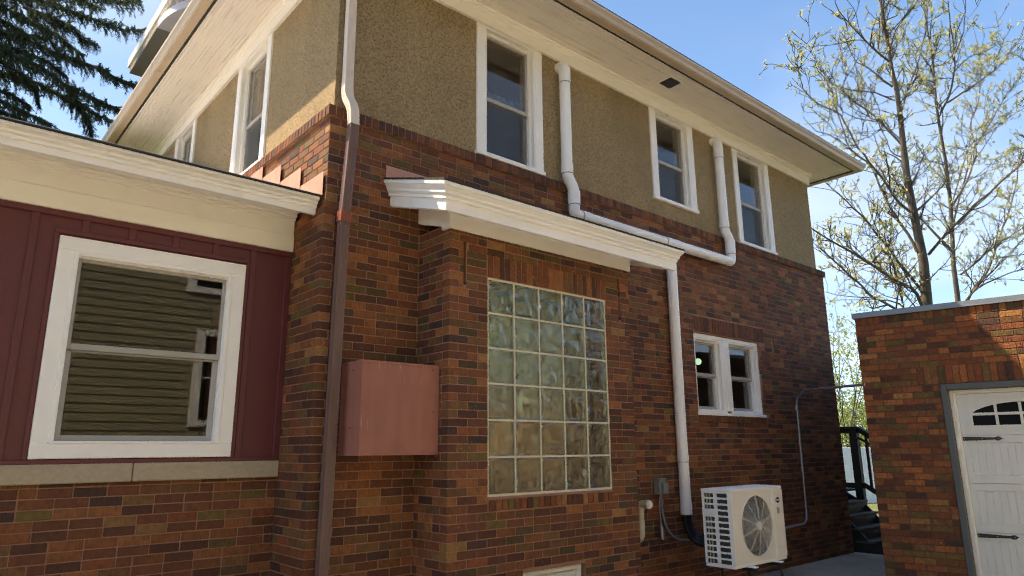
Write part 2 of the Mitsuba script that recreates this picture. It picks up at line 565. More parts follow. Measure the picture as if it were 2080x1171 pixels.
gx = np.unique(np.concatenate([np.linspace(-120, 8.9, 14), np.linspace(8.9, 9.5, 13), np.linspace(9.5, 150, 14)]))
gy = np.linspace(-120, 150, 28)
X, Y = np.meshgrid(gx, gy, indexing='ij')
def sheet(X, Y, dz):
    n, m = X.shape
    V = np.stack([X, Y, ground_z(X, Y) + dz], -1).reshape(-1, 3)
    i, j = np.meshgrid(np.arange(n - 1), np.arange(m - 1), indexing='ij'); q = i * m + j
    return tm(V, np.vstack([np.stack([q, q + m, q + m + 1], -1).reshape(-1, 3), np.stack([q, q + m + 1, q + 1], -1).reshape(-1, 3)]))
obj('lawn_ground', sheet(X, Y, -0.004), 'm_lawn', kind='structure')
px_ = np.unique(np.concatenate([np.linspace(-14, 8.9, 10), np.linspace(8.9, 9.5, 13), np.linspace(9.5, 14, 4)]))
X, Y = np.meshgrid(px_, np.linspace(-7.0, 3.0, 8), indexing='ij')
obj('concrete_driveway', sheet(X, Y, 0.0), 'm_concrete', kind='structure')

# ------------------------------------------------------------------ the brick house
HOUSE = thing('brick_house', 'two storey house of brown brick and tan stucco with deep white eaves', 'house')
SW, FW, BW = HOUSE + '__side_wall', HOUSE + '__front_wall', HOUSE + '__window_bay'
XE, YE, ZB, ZS = 8.90, 9.5, 4.333, 4.432      # brick ends, house depth, brick top, rowlock top
SMALL = (5.06, 6.64, 1.985, 3.02)
GLASS = (1.325, 2.866, 1.200, 3.052)
BASE = (1.70, 2.46, -0.3, 0.580)
# mortar cores (each wall's own mesh)
core = slab(LONG, sbox(0.004, -0.3, XE - 0.004, ZB).difference(sbox(SMALL[0] + .001, SMALL[2], SMALL[1], SMALL[3])).difference(sbox(BX0 + .2, 0.0, BX1 - .2, 3.3)).difference(sbox(4.765, 2.915, 4.795, 3.30)).difference(sbox(7.035, 2.912, 7.065, 3.115)), -0.25, -0.0045)
obj('side_wall', core, 'm_mortar', HOUSE)
obj('front_wall', slab(FRONT, sbox(0.004, -0.3, YE, ZB), -0.25, -0.0045), 'm_mortar', HOUSE)
bayf = slab(BAYF, sbox(BX0 + .004, -0.3, BX1 - .004, 3.46).difference(sbox(*[GLASS[i] for i in (0, 2, 1, 3)])).difference(sbox(BASE[0], BASE[2], BASE[1], BASE[3])).difference(sbox(1.062, 2.945, 1.092, 3.33)).difference(sbox(3.062, 2.87, 3.092, 3.32)), -0.2, -0.0045)
bayl = slab(BAYL, sbox(0.0, -0.3, BY - 0.2, 3.46), -0.2, -0.0045)
bayr = slab(BAYR, sbox(0.0, -0.3, BY - 0.2, 3.46), -0.2, -0.0045)
slots_bay = [(1.062, 1.092, 2.945, 3.33), (3.062, 3.092, 2.87, 3.32)]
slots_s = [(4.765, 4.795, 2.915, 3.30), (7.035, 7.065, 2.912, 3.115)]
for q, F_ in [(q, BAYF) for q in slots_bay] + [(q, LONG) for q in slots_s]: obj('slot_back', fb(F_, q[0] - .01, q[1] + .01, -0.09, -0.06, q[2] - .01, q[3] + .01), 'm_mortar', HOUSE)
obj('window_bay', cat([bayf, bayl, bayr]), 'm_mortar', HOUSE)
PIER = HOUSE + '__corner_pier'
obj('corner_pier', cat([tm(m.vertices, m.faces) for m in (bev((-0.0255, -0.0255, -0.3), (0.078, 0.56, 3.52), 0.002),)]), 'm_mortar', HOUSE)
W = Bricks()
slots_bay = [(1.062, 1.092, 2.945, 3.33), (3.062, 3.092, 2.87, 3.32)]
head_bay = (GLASS[0] - 0.005, GLASS[1] + 0.005, GLASS[3] - 0.012, 3.255)
sill_bay = (GLASS[0], GLASS[1], 1.085, GLASS[2])
W.courses(BAYF, BX0, BX1, -0.2031, 3.45, [(GLASS[0], GLASS[1], GLASS[2], GLASS[3] + .0), head_bay, sill_bay, (BASE[0], BASE[1], -1, BASE[3]), *slots_bay,
                                          (1.092, GLASS[0], 2.98, 3.255), (GLASS[1], 3.062, 2.98, 3.255)], c0=0)
for (a, b) in ((1.100, GLASS[0] - 0.01), (GLASS[1] + 0.01, 3.054)):   # stacked flat bricks at the ends of the soldier course
    for k in range(4):
        W.add(BAYF, a, b, 2.984 + k * CP + JT / 2, 2.984 + (k + 1) * CP - JT / 2, tone=(rng.choice([0, 4, 6, 2]) + .5) / 10)
W.upright(BAYF, GLASS[0], GLASS[1], GLASS[3] + 0.002, 3.253, tones=[1, 2, 4, 2, 3, 0])
W.upright(BAYF, GLASS[0] + 0.01, GLASS[1] - 0.01, 1.092, 1.178, proud=0.008, tones=[0, 1, 3, 3, 5, 7, 9, 2])
W.courses(BAYL, 0.0, BY, -0.2031, 3.45, c1=1)
W.courses(BAYR, 0.0, BY, -0.2031, 3.45)
head_s = (5.09, 6.79, SMALL[3] - .01, 3.235)
sill_s = (SMALL[0] - 0.01, SMALL[1] + 0.14, 1.885, SMALL[2])
slots_s = [(4.765, 4.795, 2.915, 3.30), (7.035, 7.065, 2.912, 3.115)]
pier_hole = (-1, 0.085, -1, 3.50)
W.courses(LONG, 0.0, XE, -0.2031, ZB, [(SMALL[0], SMALL[1], SMALL[2], SMALL[3]), head_s, sill_s, (BX0 + 0.02, BX1 - 0.02, -1, 3.44), pier_hole, *slots_s], c0=0, phase=0.05)
W.upright(LONG, head_s[0], head_s[1], SMALL[3] + 0.012, 3.230, proud=0.002, tones=[1, 1, 2, 0])
W.upright(LONG, sill_s[0] + .01, sill_s[1], 1.892, SMALL[2] - 0.012, proud=0.012, tones=[1, 2, 2, 4, 0])
W.courses(FRONT, 0.0, 3.2, 3.385, ZB, c0=1)
W.courses(PIERF, -0.03, 0.083, -0.2031, 3.52, c0=1)
W.courses(PIERL, -0.03, 0.56, -0.2031, 3.52, c0=0)
# rowlock band on top of the brickwork
n = int(round((XE + 0.07) / CP)); wv = (XE + 0.07) / n
for i in range(n):
    a = -0.03 + i * wv
    first = i == 0
    W.add(LONG, a + (0 if first else JT / 2), a + wv - JT / 2, ZB + 0.004, ZS - 0.002, 0.09 if not first else 0.03, 0.03, tone=(rng.choice([0, 0, 1, 1, 2, 6 if i > 100 else 0, 5 if i > 110 else 2]) + .5) / 10)
for i in range(1, 60):
    a = -0.03 + i * CP
    W.add(FRONT, a + JT / 2, a + CP - JT / 2, ZB + 0.004, ZS - 0.002, 0.09, 0.03, tone=(rng.choice([1, 2, 9, 0, 1]) + .5) / 10)
obj('rowlock_bed', cat([fb(LONG, -0.025, XE + 0.035, -0.06, 0.024, ZB + 0.001, ZS - 0.008), fb(FRONT, 0.03, 6.0, -0.06, 0.024, ZB + 0.001, ZS - 0.008)]), 'm_mortar', HOUSE)


def brick_holder(F):
    return {id(LONG): SW, id(FRONT): FW, id(PIERF): PIER, id(PIERL): PIER}.get(id(F), BW)


W.finish(brick_holder, HOUSE + '__brickwork', 'm_brick', 300, hide=[(690, 895, 735, 925), (640, 690, 440, 1171), (1425, 1600, 980, 1160), (1380, 1420, 520, 1060)])

# stucco storey
U1, U2, U3 = (1.683, 2.372, 4.49), (4.535, 5.250, 4.705), (6.495, 7.285, 4.49)
FR1, FR2 = (1.665, 2.435, 4.49), (4.225, 4.915, 4.49)
up = sbox(0.036, ZS - 0.03, 8.735, 6.10)
for (a, b, z) in (U1, U2, U3): up = up.difference(sbox(a, z, b, 5.93))
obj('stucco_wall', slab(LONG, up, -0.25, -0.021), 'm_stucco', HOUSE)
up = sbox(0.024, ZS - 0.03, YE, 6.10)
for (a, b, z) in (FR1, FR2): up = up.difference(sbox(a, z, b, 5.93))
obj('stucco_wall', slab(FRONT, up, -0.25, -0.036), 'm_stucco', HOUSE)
# other walls, floors, roof: close the house
obj('rear_wall', cat([bev((XE - 0.2, 0.01, -0.3), (XE - 0.006, YE, ZS), 0.002), bev((8.55, 0.03, ZS), (8.73, YE, 6.1), 0.002)]), 'm_stucco', HOUSE)
obj('far_wall', bev((0.0, YE, -0.3), (XE, YE + 0.2, 6.1), 0.002), 'm_stucco', HOUSE)
obj('floor', cat([bev((0.26, 0.26, -0.2), (8.6, YE, -0.1)), bev((0.26, 0.26, 3.30), (8.6, YE, 3.46)), bev((0.1, 0.1, 6.14), (8.7, YE, 6.2)), bev((0.28, 3.2, -0.1), (8.55, 3.3, 6.1)),
                  bev((4.7, 0.27, -0.1), (4.8, 3.2, 6.1)), bev((3.55, 0.27, -.1), (3.65, 3.2, 6.1)), bev((6.0, 0.27, 3.5), (6.08, 3.2, 6.1))]), 'm_room', HOUSE)
obj('bathroom_wall', bev((0.95, 0.06, 0.7), (3.2, 0.10, 3.3), 0.002), 'm_bath', HOUSE)
# frieze and its bed moulding
FZ = 5.938
ft = 0.036
obj('frieze', cat([fb(LONG, -ft - 0.0, 8.765, -0.05, 0.015, FZ, 6.125, 0.003), fb(LONG, -0.05, 8.78, 0.012, 0.030, 6.055, 6.085, 0.006), fb(LONG, -0.06, 8.80, 0.012, 0.055, 6.085, 6.124, 0.012)]), 'm_trim', HOUSE)
obj('frieze', cat([fb(FRONT, 0.02, YE, -0.05, 0.0, FZ, 6.125, 0.003), fb(FRONT, -0.03, YE, -0.003, 0.015, 6.055, 6.085, 0.006), fb(FRONT, -0.03, YE, -0.003, 0.040, 6.085, 6.124, 0.012)]), 'm_trim', HOUSE)
# soffit boards (one entry per board), mitred at the corner
ES = 0.605
SOF = HOUSE + '__soffit'
obj('soffit', cat([bev((-0.56, -0.60, 6.145), (9.30, 0.05, 6.165)), bev((-0.56, 0.05, 6.145), (0.05, YE, 6.165)), bev((8.70, .05, 6.145), (9.30, YE, 6.165))]), 'm_soffit', HOUSE)
nb = 13
for i in range(nb):
    y0 = -0.03 - i * (0.575 / nb); y1 = y0 - 0.575 / nb + 0.0055
    zz = 6.122 + rng.normal(0, 0.0008)
    obj('board', loft([(y0 + 0.0, y0, zz), (y1, y1, zz), (y1, y1, 6.144), (y0, y0, 6.144)], [(8.735 - y0, y0, zz), (8.735 - y1, y1, zz), (8.735 - y1, y1, 6.144), (8.735 - y0, y0, 6.144)]), 'm_soffit', SOF)
for i in range(nb):
    x0 = -0.01 - i * (0.545 / nb); x1 = x0 - 0.545 / nb + 0.0050
    zz = 6.122 + rng.normal(0, 0.0008)
    split = 4.3 + 0.02 * (i % 2)
    for a, b in ((None, split), (split + 0.006, YE)):
        y0, y1 = (x0, x1) if a is None else (a, a)
        obj('board', loft([(x0, y0, zz), (x1, y1, zz), (x1, y1, 6.144), (x0, y0, 6.144)], [(x0, b, zz), (x1, b, zz), (x1, b, 6.144), (x0, b, 6.144)]), 'm_soffit', SOF)
# end-wall eave
for i in range(6):
    x0 = 8.77 + i * 0.09; x1 = x0 + 0.086
    yy = 8.735 - x0, 8.735 - x1
    obj('board', loft([(x0, yy[0], 6.122), (x1, yy[1], 6.122), (x1, yy[1], 6.144), (x0, yy[0], 6.144)], [(x0, YE, 6.122), (x1, YE, 6.122), (x1, YE, 6.144), (x0, YE, 6.144)]), 'm_soffit', SOF)
# gutters: profile (out from the soffit edge, z)
GPROF = [(0.012, 6.135), (0.012, 6.105), (0.100, 6.100), (0.118, 6.112), (0.128, 6.150), (0.150, 6.178), (0.152, 6.205), (0.146, 6.212), (0.140, 6.200), (0.02, 6.200)]
def gutter_ring(x, y, dx, dy):
    return [(x + dx * o, y + dy * o, z) for o, z in GPROF]
EY, EX = -0.60, -0.555
g1 = loft(gutter_ring(EX, EY, -1, -1), gutter_ring(9.165, EY, 1, -1))
obj('gutter', g1, 'm_gutter', HOUSE)
obj('gutter', loft(gutter_ring(EX, EY, -1, -1), gutter_ring(EX, YE + .4, -1, 0)), 'm_gutter', HOUSE)
obj('gutter', loft(gutter_ring(9.165, EY, 1, -1), gutter_ring(9.165, YE + .4, 1, 0)), 'm_gutter', HOUSE)
obj('fascia', cat([bev((EX, EY - 0.010, 6.108), (9.165, EY + 0.02, 6.21)), bev((EX - 0.010, EY, 6.108), (EX + .02, YE + .4, 6.21)), bev((9.145, EY, 6.108), (9.175, YE + .4, 6.21))]), 'm_black', HOUSE)
for (a, k) in ((1.4, 0), (5.2, 0), (3.5, 1)):
    F_ = LONG if k == 0 else FRONT
    e = 0.60 if k == 0 else 0.555
    obj('gutter_strap', cat([fb(F_, a, a + 0.02, e + 0.005, e + 0.108, 6.094, 6.099, 0.001), fb(F_, a, a + 0.02, e + 0.13, e + 0.156, 6.16, 6.213, 0.001)]), 'm_gutter', HOUSE)
rz = lambda d: 6.20 + 0.42 * d
R0 = np.array([(-0.70, -0.75, 6.19), (9.31, -0.75, 6.19), (9.31, YE + .4, 6.19), (-0.70, YE + .4, 6.19), (4.1, 4.1, rz(4.8)), (4.5, 5.0, rz(4.8))])
R1 = R0 + [0, 0, 0.03]
RF = [[0, 1, 5], [0, 5, 4], [1, 2, 5], [2, 3, 5], [3, 4, 5], [3, 0, 4]]
obj('roof', tm(np.vstack([R0, R1]), RF + [[a + 6, c + 6, b + 6] for a, b, c in RF] + [[0, 6, 7], [0, 7, 1], [1, 7, 8], [1, 8, 2], [2, 8, 9], [2, 9, 3], [3, 9, 6], [3, 6, 0]]), 'm_roof', HOUSE)
# soffit vent grille
v = obj('soffit_vent', bev((4.30, -0.445, 6.112), (4.52, -0.255, 6.121), 0.002), 'm_black', HOUSE)
obj('vent_frame', cat([bev((4.285, -0.46, 6.110), (4.30, -0.24, 6.1215)), bev((4.52, -0.46, 6.110), (4.535, -0.24, 6.1215)), bev((4.30, -0.46, 6.110), (4.52, -0.445, 6.1215)), bev((4.30, -0.255, 6.110), (4.52, -0.24, 6.1215))]), 'm_trim', v)
obj('grille', cat([bev((4.302, -0.44 + i * 0.031, 6.108), (4.518, -0.432 + i * 0.031, 6.112), 0.001) for i in range(6)]), 'm_slate', v)

# attic dormer over the front eave
DO = HOUSE + '__attic_dormer'
obj('attic_dormer', cat([bev((0.25, 3.2, 6.3), (3.0, 6.6, 7.60)), bev((-0.40, 2.6, 7.79), (3.0, 6.9, 7.95))]), 'm_trim', HOUSE)
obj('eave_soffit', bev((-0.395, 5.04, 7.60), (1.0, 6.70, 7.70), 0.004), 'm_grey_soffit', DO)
arc = [(-0.395 + 0.42 * (1 - math.cos(u)), 5.036 - 0.95 * math.sin(u)) for u in np.linspace(0, math.pi / 2, 14)]
P_ = Polygon(arc + [(1.0, arc[-1][1]), (1.0, 5.036)])
m = trimesh.creation.extrude_polygon(P_, 0.12, engine='earcut'); m.apply_translation((0, 0, 7.585))
obj('curved_eave', m, 'm_lavender', DO)
obj('bead_strip', cat([bev((x, 2.65, 7.775), (x + 0.025, 5.9, 7.792)) for x in (-0.36, -0.28, -0.20)]), 'm_trim', DO)


# ------------------------------------------------------------------ windows
def window(parent, F, s0, s1, z0, z1, cl, ct, cb, rec, proud=0.0, sill=True, split=None, sashw=0.045, curtain=None, screen=True, head=True, name='window', thick=0.03, label=None, frame_mat='m_trim'):
    """A double-hung window: opening s0..s1, z0..z1; casing widths cl, ct, cb; sashes REC behind the casing's face at t = PROUD."""
    w = numbered(parent + '__' + name)
    if sill:
        key = obj(w[len(parent) + 2:], fb(F, s0 - cl - 0.012, s1 + cl + 0.012, proud - 0.10, proud + 0.02, z0 - cb, z0, 0.005), frame_mat, parent, label=label)
        for x0, x1 in ((s0 - cl, s0), (s1, s1 + cl)): obj('casing', fb(F, x0, x1, proud - thick, proud, z0, z1, 0.004), frame_mat, key)
    else:
        key = obj(w[len(parent) + 2:], fb(F, s0 - cl, s1 + cl, proud - thick, proud, z0 - cb, z0, 0.004), frame_mat, parent, label=label)
        for x0, x1, y0, y1 in ((s0 - cl, s0, z0, z1), (s1, s1 + cl, z0, z1), (s0 - cl, s1 + cl, z1, z1 + ct)): obj('casing', fb(F, x0, x1, proud - thick, proud, y0, y1, 0.004), frame_mat, key)
    tb = proud - rec
    jb = []
    for a, b in ((s0, s0 + 0.016), (s1 - 0.016, s1)): jb.append(fb(F, a, b, tb - 0.06, proud - 0.008, z0, z1, 0.002))
    for a, b in ((s0 + 0.016, s0 + 0.034), (s1 - 0.034, s1 - 0.016)): jb.append(fb(F, a, b, tb - 0.06, tb + 0.022, z0 + .018, z1, 0.003))
    jb.append(fb(F, s0 + 0.016, s1 - 0.016, tb - 0.06, proud - 0.009, z1 - 0.02, z1, 0.002)); jb.append(fb(F, s0 + 0.034, s1 - 0.034, tb - 0.06, tb + 0.022, z1 - 0.04, z1 - 0.02, 0.003))
    jb.append(fb(F, s0 + 0.016, s1 - 0.016, tb - 0.06, proud - 0.010, z0, z0 + 0.018, 0.002))
    obj('jamb', cat(jb), frame_mat, key)
    a, b, lo, hi = s0 + 0.034, s1 - 0.034, z0 + 0.018, z1 - 0.04
    zm = split if split else (lo + hi) / 2
    def ring(x0, x1, y0, y1, t, wl, wt, wb):
        return cat([fb(F, x0, x0 + wl, t - 0.03, t, y0, y1), fb(F, x1 - wl, x1, t - 0.03, t, y0, y1), fb(F, x0 + wl, x1 - wl, t - 0.03, t - .001, y0, y0 + wb), fb(F, x0 + wl, x1 - wl, t - 0.03, t - .001, y1 - wt, y1)])
    obj('upper_sash', ring(a, b, zm - 0.022, hi, tb, sashw * 0.6, sashw * 0.6, 0.044), 'm_sash', key)
    obj('lower_sash', ring(a, b, lo, zm - 0.0225, tb - 0.028, sashw, 0.012, sashw), 'm_sash', key)
    def pane(x0, x1, y0, y1, t, nm, mat):
        vs = np.array([F.pt(x0, t, y0), F.pt(x1, t, y0), F.pt(x1, t, y1), F.pt(x0, t, y1)])
        return obj(nm, tm(vs, [[0, 1, 2], [0, 2, 3]]), mat, key)
    pane(a + sashw * .6, b - sashw * .6, zm + 0.022, hi - sashw * .6, tb - 0.015, 'pane', 'm_glass')
    pane(a + sashw, b - sashw, lo + sashw, zm - 0.034, tb - 0.043, 'pane', 'm_glass')
    if sill: pane(a + 0.01, b - 0.01, lo + 0.01, zm - 0.024, tb - 0.012, 'insect_screen', 'm_screen')
    if curtain is not None:
        n = 60; xs = np.linspace(s0 + 0.02, s1 - 0.02, n); tt = tb - 0.17 - 0.02 * np.sin(xs * 55) - 0.012 * np.sin(xs * 23 + 1)
        zc = z0 + 0.02, z0 + curtain * (z1 - z0)
        vs = np.array([F.pt(x, t, z) for z in zc for x, t in zip(xs, tt)])
        obj('curtain', tm(vs, [q for i in range(n - 1) for q in ([i, i + 1, n + i + 1], [i, n + i + 1, n + i])]), 'm_curtain', key)
    return key


LU = Frame((0, 0.021, 0), (1, 0, 0), (0, -1, 0))
FU = Frame((0.036, 0, 0), (0, 1, 0), (-1, 0, 0))
for (a, b, z), cz in ((U1, 0.6), (U2, 1.0), (U3, 1.0)):
    window(HOUSE, LU, a, b, z, 5.93, 0.115, 0.0, 0.045, 0.085, proud=0.022, head=False, split=z + 0.66 if z < 4.6 else z + 0.56, curtain=cz if cz < 1 else None)
for (a, b, z) in (FR1, FR2):
    window(HOUSE, FU, a, b, z, 5.93, 0.110, 0.0, 0.045, 0.085, proud=0.022, head=False, split=z + 0.66, curtain=None)
# pair of small windows set in the brick
SM = Frame((0, 0.03, 0), (1, 0, 0), (0, -1, 0))
window(HOUSE, SM, 5.115, 5.715, 2.035, 2.965, 0.052, 0.05, 0.05, 0.08, proud=0.0, sill=False, split=2.50, name='small_window')
window(HOUSE, SM, 5.905, 6.605, 2.035, 2.965, 0.035, 0.05, 0.05, 0.08, proud=0.0, sill=False, split=2.50, name='small_window')
obj('mullion', cat([fb(SM, 5.772, 5.865, -0.03, 0.003, 2.04, 3.015), fb(SM, 5.04, 6.665, -0.06, 0.045, 1.975, 2.012, 0.004)]), 'm_trim', HOUSE)
lamp = obj('ceiling_lamp', trimesh.creation.icosphere(3, 0.05).apply_translation((6.58, 0.98, 2.845)), 'm_white_print', HOUSE)
scene[lamp]['emitter'] = {'type': 'area', 'radiance': {'type': 'rgb', 'value': [0.075, 0.125, 0.075]}}

# glass block panel
GBK = HOUSE + '__glass_block_window'
gs, gz0 = (GLASS[1] - GLASS[0] - 0.02) / 5, GLASS[2] + 0.012
gh = (GLASS[3] - gz0 - 0.012) / 6
frame = sbox(GLASS[0] - 0.006, GLASS[2] - 0.02, GLASS[1] + 0.006, GLASS[3] + 0.002)
cells = []
for r in range(6):
    for c in range(5):
        a, z = GLASS[0] + 0.01 + c * gs, gz0 + r * gh
        cells.append((r, c, a + 0.008, a + gs - 0.008, z + 0.008, z + gh - 0.008))
        frame = frame.difference(sbox(*[cells[-1][i] for i in (2, 4, 3, 5)]))
obj('glass_block_window', slab(BAYF, frame, -0.10, -0.012), 'm_block_mortar', HOUSE)


def glass_block(seed):
    n = 30; u = np.linspace(-1, 1, n); A, B = np.meshgrid(u, u, indexing='ij')
    e = np.maximum(np.abs(A), np.abs(B)); pil = np.clip((1 - e) / 0.13, 0, 1); pil = pil * pil * (3 - 2 * pil)
    P0 = np.stack([A * 1.6 + seed * 7.3, B * 1.6, A * 0 + seed], -1)
    wob = meshkit.fbm(P0 * 1.0, 3, seed) + 0.35 * np.sin(4.0 * (A * math.cos(seed) + B * math.sin(seed)) + 5 * meshkit.noise(P0, seed + 9))
    f = -0.016 + 0.010 * pil + 0.015 * pil * (wob - 0.5)
    bk = -0.085 - 0.024 * pil * (meshkit.fbm(P0 * 1.3 + 31, 3, seed + 4) - 0.5)
    V = np.vstack([np.stack([A, f, B], -1).reshape(-1, 3), np.stack([A, bk, B], -1).reshape(-1, 3)])
    i, j = np.meshgrid(np.arange(n - 1), np.arange(n - 1), indexing='ij'); q = (i * n + j).ravel()
    F = np.vstack([np.stack([q, q + n, q + n + 1], 1), np.stack([q, q + n + 1, q + 1], 1)])
    F = np.vstack([F, F[:, ::-1] + n * n])
    rim = [(i, 0) for i in range(n)] + [(n - 1, j) for j in range(1, n)] + [(i, n - 1) for i in range(n - 2, -1, -1)] + [(0, j) for j in range(n - 2, 0, -1)]
    rim = [a * n + b for a, b in rim]
    side = []
    for k in range(len(rim)):
        a, b = rim[k], rim[(k + 1) % len(rim)]
        side += [[a, n * n + b, b], [a, n * n + a, n * n + b]]
    m = tm(V, np.vstack([F, side]))
    m.merge_vertices(); trimesh.repair.fix_normals(m)
    return m


variants = [glass_block(k) for k in range(10)]
for (r, c, a, b, z0, z1) in cells:
    g = variants[rng.integers(10)].copy()
    vv = np.array(g.vertices); vv[:, 0] *= rng.choice([-1, 1])
    vv = np.stack([(a + b) / 2 + vv[:, 0] * (b - a) / 2, vv[:, 1], (z0 + z1) / 2 + vv[:, 2] * (z1 - z0) / 2], 1)
    g = BAYF(tm(vv, g.faces)); trimesh.repair.fix_normals(g)
    if g.volume < 0: g.invert()
    obj('glass_block', g, 'm_block', GBK, smooth=35, label='glass block with cream and dark blotches inside' if (r, c) == (2, 1) else None)
# what is stuck behind one of the blocks
pts = [(math.cos(t) * (0.085 + 0.03 * math.sin(3 * t + 1)), math.sin(t) * (0.09 + 0.025 * math.sin(5 * t))) for t in np.linspace(0, 2 * math.pi, 22)[:-1]]
cx_, cz_ = (cells[11][2] + cells[11][3]) / 2, (cells[11][4] + cells[11][5]) / 2
obj('torn_paper', slab(BAYF, Polygon([(cx_ + a * 0.8 - 0.02, cz_ + b) for a, b in pts]), -0.112, -0.110), 'm_cream_pvc', GBK)
obj('dark_scrap', slab(BAYF, Polygon([(cx_ + 0.02 + a * 0.4, cz_ - 0.02 + b * 0.45) for a, b in pts]), -0.1095, -0.108), 'm_black', GBK)
# basement hatch low in the bay
BH = obj('basement_hatch', cat([fb(BAYF, BASE[0], BASE[1] - 0.03, -0.13, 0.01 - 0.04, 0.535, 0.575), fb(BAYF, BASE[0], BASE[0] + 0.05, -0.13, -0.03, -0.2, 0.535), fb(BAYF, BASE[1] - 0.09, BASE[1] - 0.03, -0.13, -0.031, -0.2, 0.535)]), 'm_door', HOUSE)
obj('hatch_panel', cat([fb(BAYF, BASE[0] + 0.05, BASE[1] - 0.09, -0.12, -0.045, -0.2, 0.527), fb(BAYF, BASE[0] + 0.35, BASE[1] - 0.17, -0.05, -0.035, -0.2, 0.47, 0.008)]), 'm_door', BH)

# sloping roof over the bay
CAN = HOUSE + '__bay_roof'
SL = 0.315
CPROF = [(0, 3.400), (0, 3.488), (.020, 3.488), (.020, 3.512), (.038, 3.527), (.038, 3.546), (.062, 3.578), (.070, 3.580), (.070, 3.612), (-.025, 3.612), (-.025, 3.400)]
XL, XR, YF = 0.600, 3.560, 0.850
fr = lambda x0, sg: [(x0 + sg * o, -(YF + o), z) for o, z in CPROF]
wl = lambda x0, sg: [(x0 + sg * o, -0.002, z + SL * (YF + o)) for o, z in CPROF]
obj('bay_roof', tm(*(lambda a: (np.vstack([a, a + [0, 0, 0.018]]), [[0, 2, 1], [0, 3, 2], [4, 5, 6], [4, 6, 7], [0, 1, 5], [0, 5, 4], [1, 2, 6], [1, 6, 5], [2, 3, 7], [2, 7, 6], [3, 0, 4], [3, 4, 7]]))(
    np.array([(XL - .075, -YF - .075, 3.609), (XR + .075, -YF - .075, 3.609), (XR + .075, 0, 3.609 + SL * (YF + .075)), (XL - .075, 0, 3.609 + SL * (YF + .075))]))), 'm_roof', HOUSE)
obj('crown_fascia', loft(fr(XL, -1), fr(XR, 1)), 'm_trim', CAN)
obj('rake_fascia', loft(fr(XL, -1), wl(XL, -1)), 'm_trim', CAN)
obj('rake_fascia', loft(fr(XR, 1), wl(XR, 1)), 'm_trim', CAN)
zq = lambda y: 3.462 + SL * (YF + y)
obj('roof_soffit', loft([(XL + .02, -YF + .02, zq(-YF + .02)), (XR - .02, -YF + .02, zq(-YF + .02)), (XR - .02, -YF + .02, zq(-YF) + .05), (XL + .02, -YF + .02, zq(-YF) + .05)],
                        [(XL + .02, -.002, zq(0)), (XR - .02, -.002, zq(0)), (XR - .02, -.002, zq(0) + .04), (XL + .02, -.002, zq(0) + .04)]), 'm_trim', CAN)
fz = [fb(BAYF, BX0 - .02, BX1 + .02, -0.1, 0.02, 3.412, 3.64, 0.003), fb(BAYF, BX0 - .045, BX1 + .055, 0.0, 0.045, 3.535, 3.562, 0.006), fb(BAYF, BX0 - .045, BX1 + .075, 0.0, 0.070, 3.562, 3.60, 0.012)]
def side_frieze(x0, x1):
    a = -BY - 0.0195
    return loft([(x0, a, 3.412), (x1, a, 3.412), (x1, a, 3.63), (x0, a, 3.63)], [(x0, -.002, 3.412 + SL * .49), (x1, -.002, 3.412 + SL * .49), (x1, -.002, 3.80), (x0, -.002, 3.80)])
obj('bay_frieze', cat(fz + [side_frieze(BX0 - .0195, BX0 + .05), side_frieze(BX1 - .05, BX1 + .0195)]), 'm_trim', CAN)
obj('apron_flashing', fb(LONG, XL - .055, XR + .055, 0.003, 0.011, 3.90, 4.035, 0.001), 'm_copper', CAN)

# ------------------------------------------------------------------ the one-storey addition
ADN = thing('sunroom_addition', 'single storey addition with maroon board and batten siding and a cream cornice above brown brick', 'building extension')
AX = -6.0
LW = ADN + '__lower_wall'
obj('lower_wall', slab(ADD, sbox(AX, -0.3, -0.031, 1.385), -0.2, -0.0045), 'm_mortar', ADN)
WA = Bricks()
WA.courses(ADD, -4.4, -0.033, -0.2031, 1.42, phase=0.07, warm=0)
WA.finish(lambda F: LW, ADN + '__brickwork', 'm_brick', 300)
for a, b in ((-3.1, -1.091), (-1.085, -0.034)):
    obj('sill_stone', fb(ADD, a, b, -0.1, 0.045, 1.381, 1.507, 0.006), 'm_stone', ADN)
AW = (-1.615, -0.515, 1.640, 2.968)
obj('siding_wall', slab(ADD, sbox(AX, 1.38, -0.031, 3.5).difference(sbox(AW[0], AW[2], AW[1], AW[3])), -0.15, 0.0), 'm_maroon', ADN)
for s in [-0.357 - 0.302 * i for i in range(14)] + [-0.055]:
    z0, z1 = 1.535, 3.205
    inside = AW[0] - 0.13 < s < AW[1] + 0.12
    if inside: z0 = 3.115
    obj('batten', fb(ADD, s - 0.024, s + 0.024, -0.01, 0.017, z0, z1, 0.003), 'm_maroon', ADN)
obj('batten_trim', cat([fb(ADD, AX, -0.034, -0.01, 0.022, 3.203, 3.25, 0.003), fb(ADD, AX, -0.034, -0.01, 0.024, 1.500, 1.537, 0.003), fb(ADD, -1.745, -0.385, -0.01, 0.020, 3.083, 3.117, 0.003),
                        fb(ADD, -1.745, -1.717, -0.01, 0.020, 1.537, 3.083, 0.003), fb(ADD, -0.413, -0.385, -0.01, 0.020, 1.537, 3.083, 0.003)]), 'm_maroon', ADN)
aw = window(ADN, ADD, AW[0], AW[1], AW[2], AW[3], 0.098, 0.098, 0.098, 0.045, proud=0.034, sill=False, split=2.300, sashw=0.040, curtain=None, frame_mat='m_vinyl', name='window')
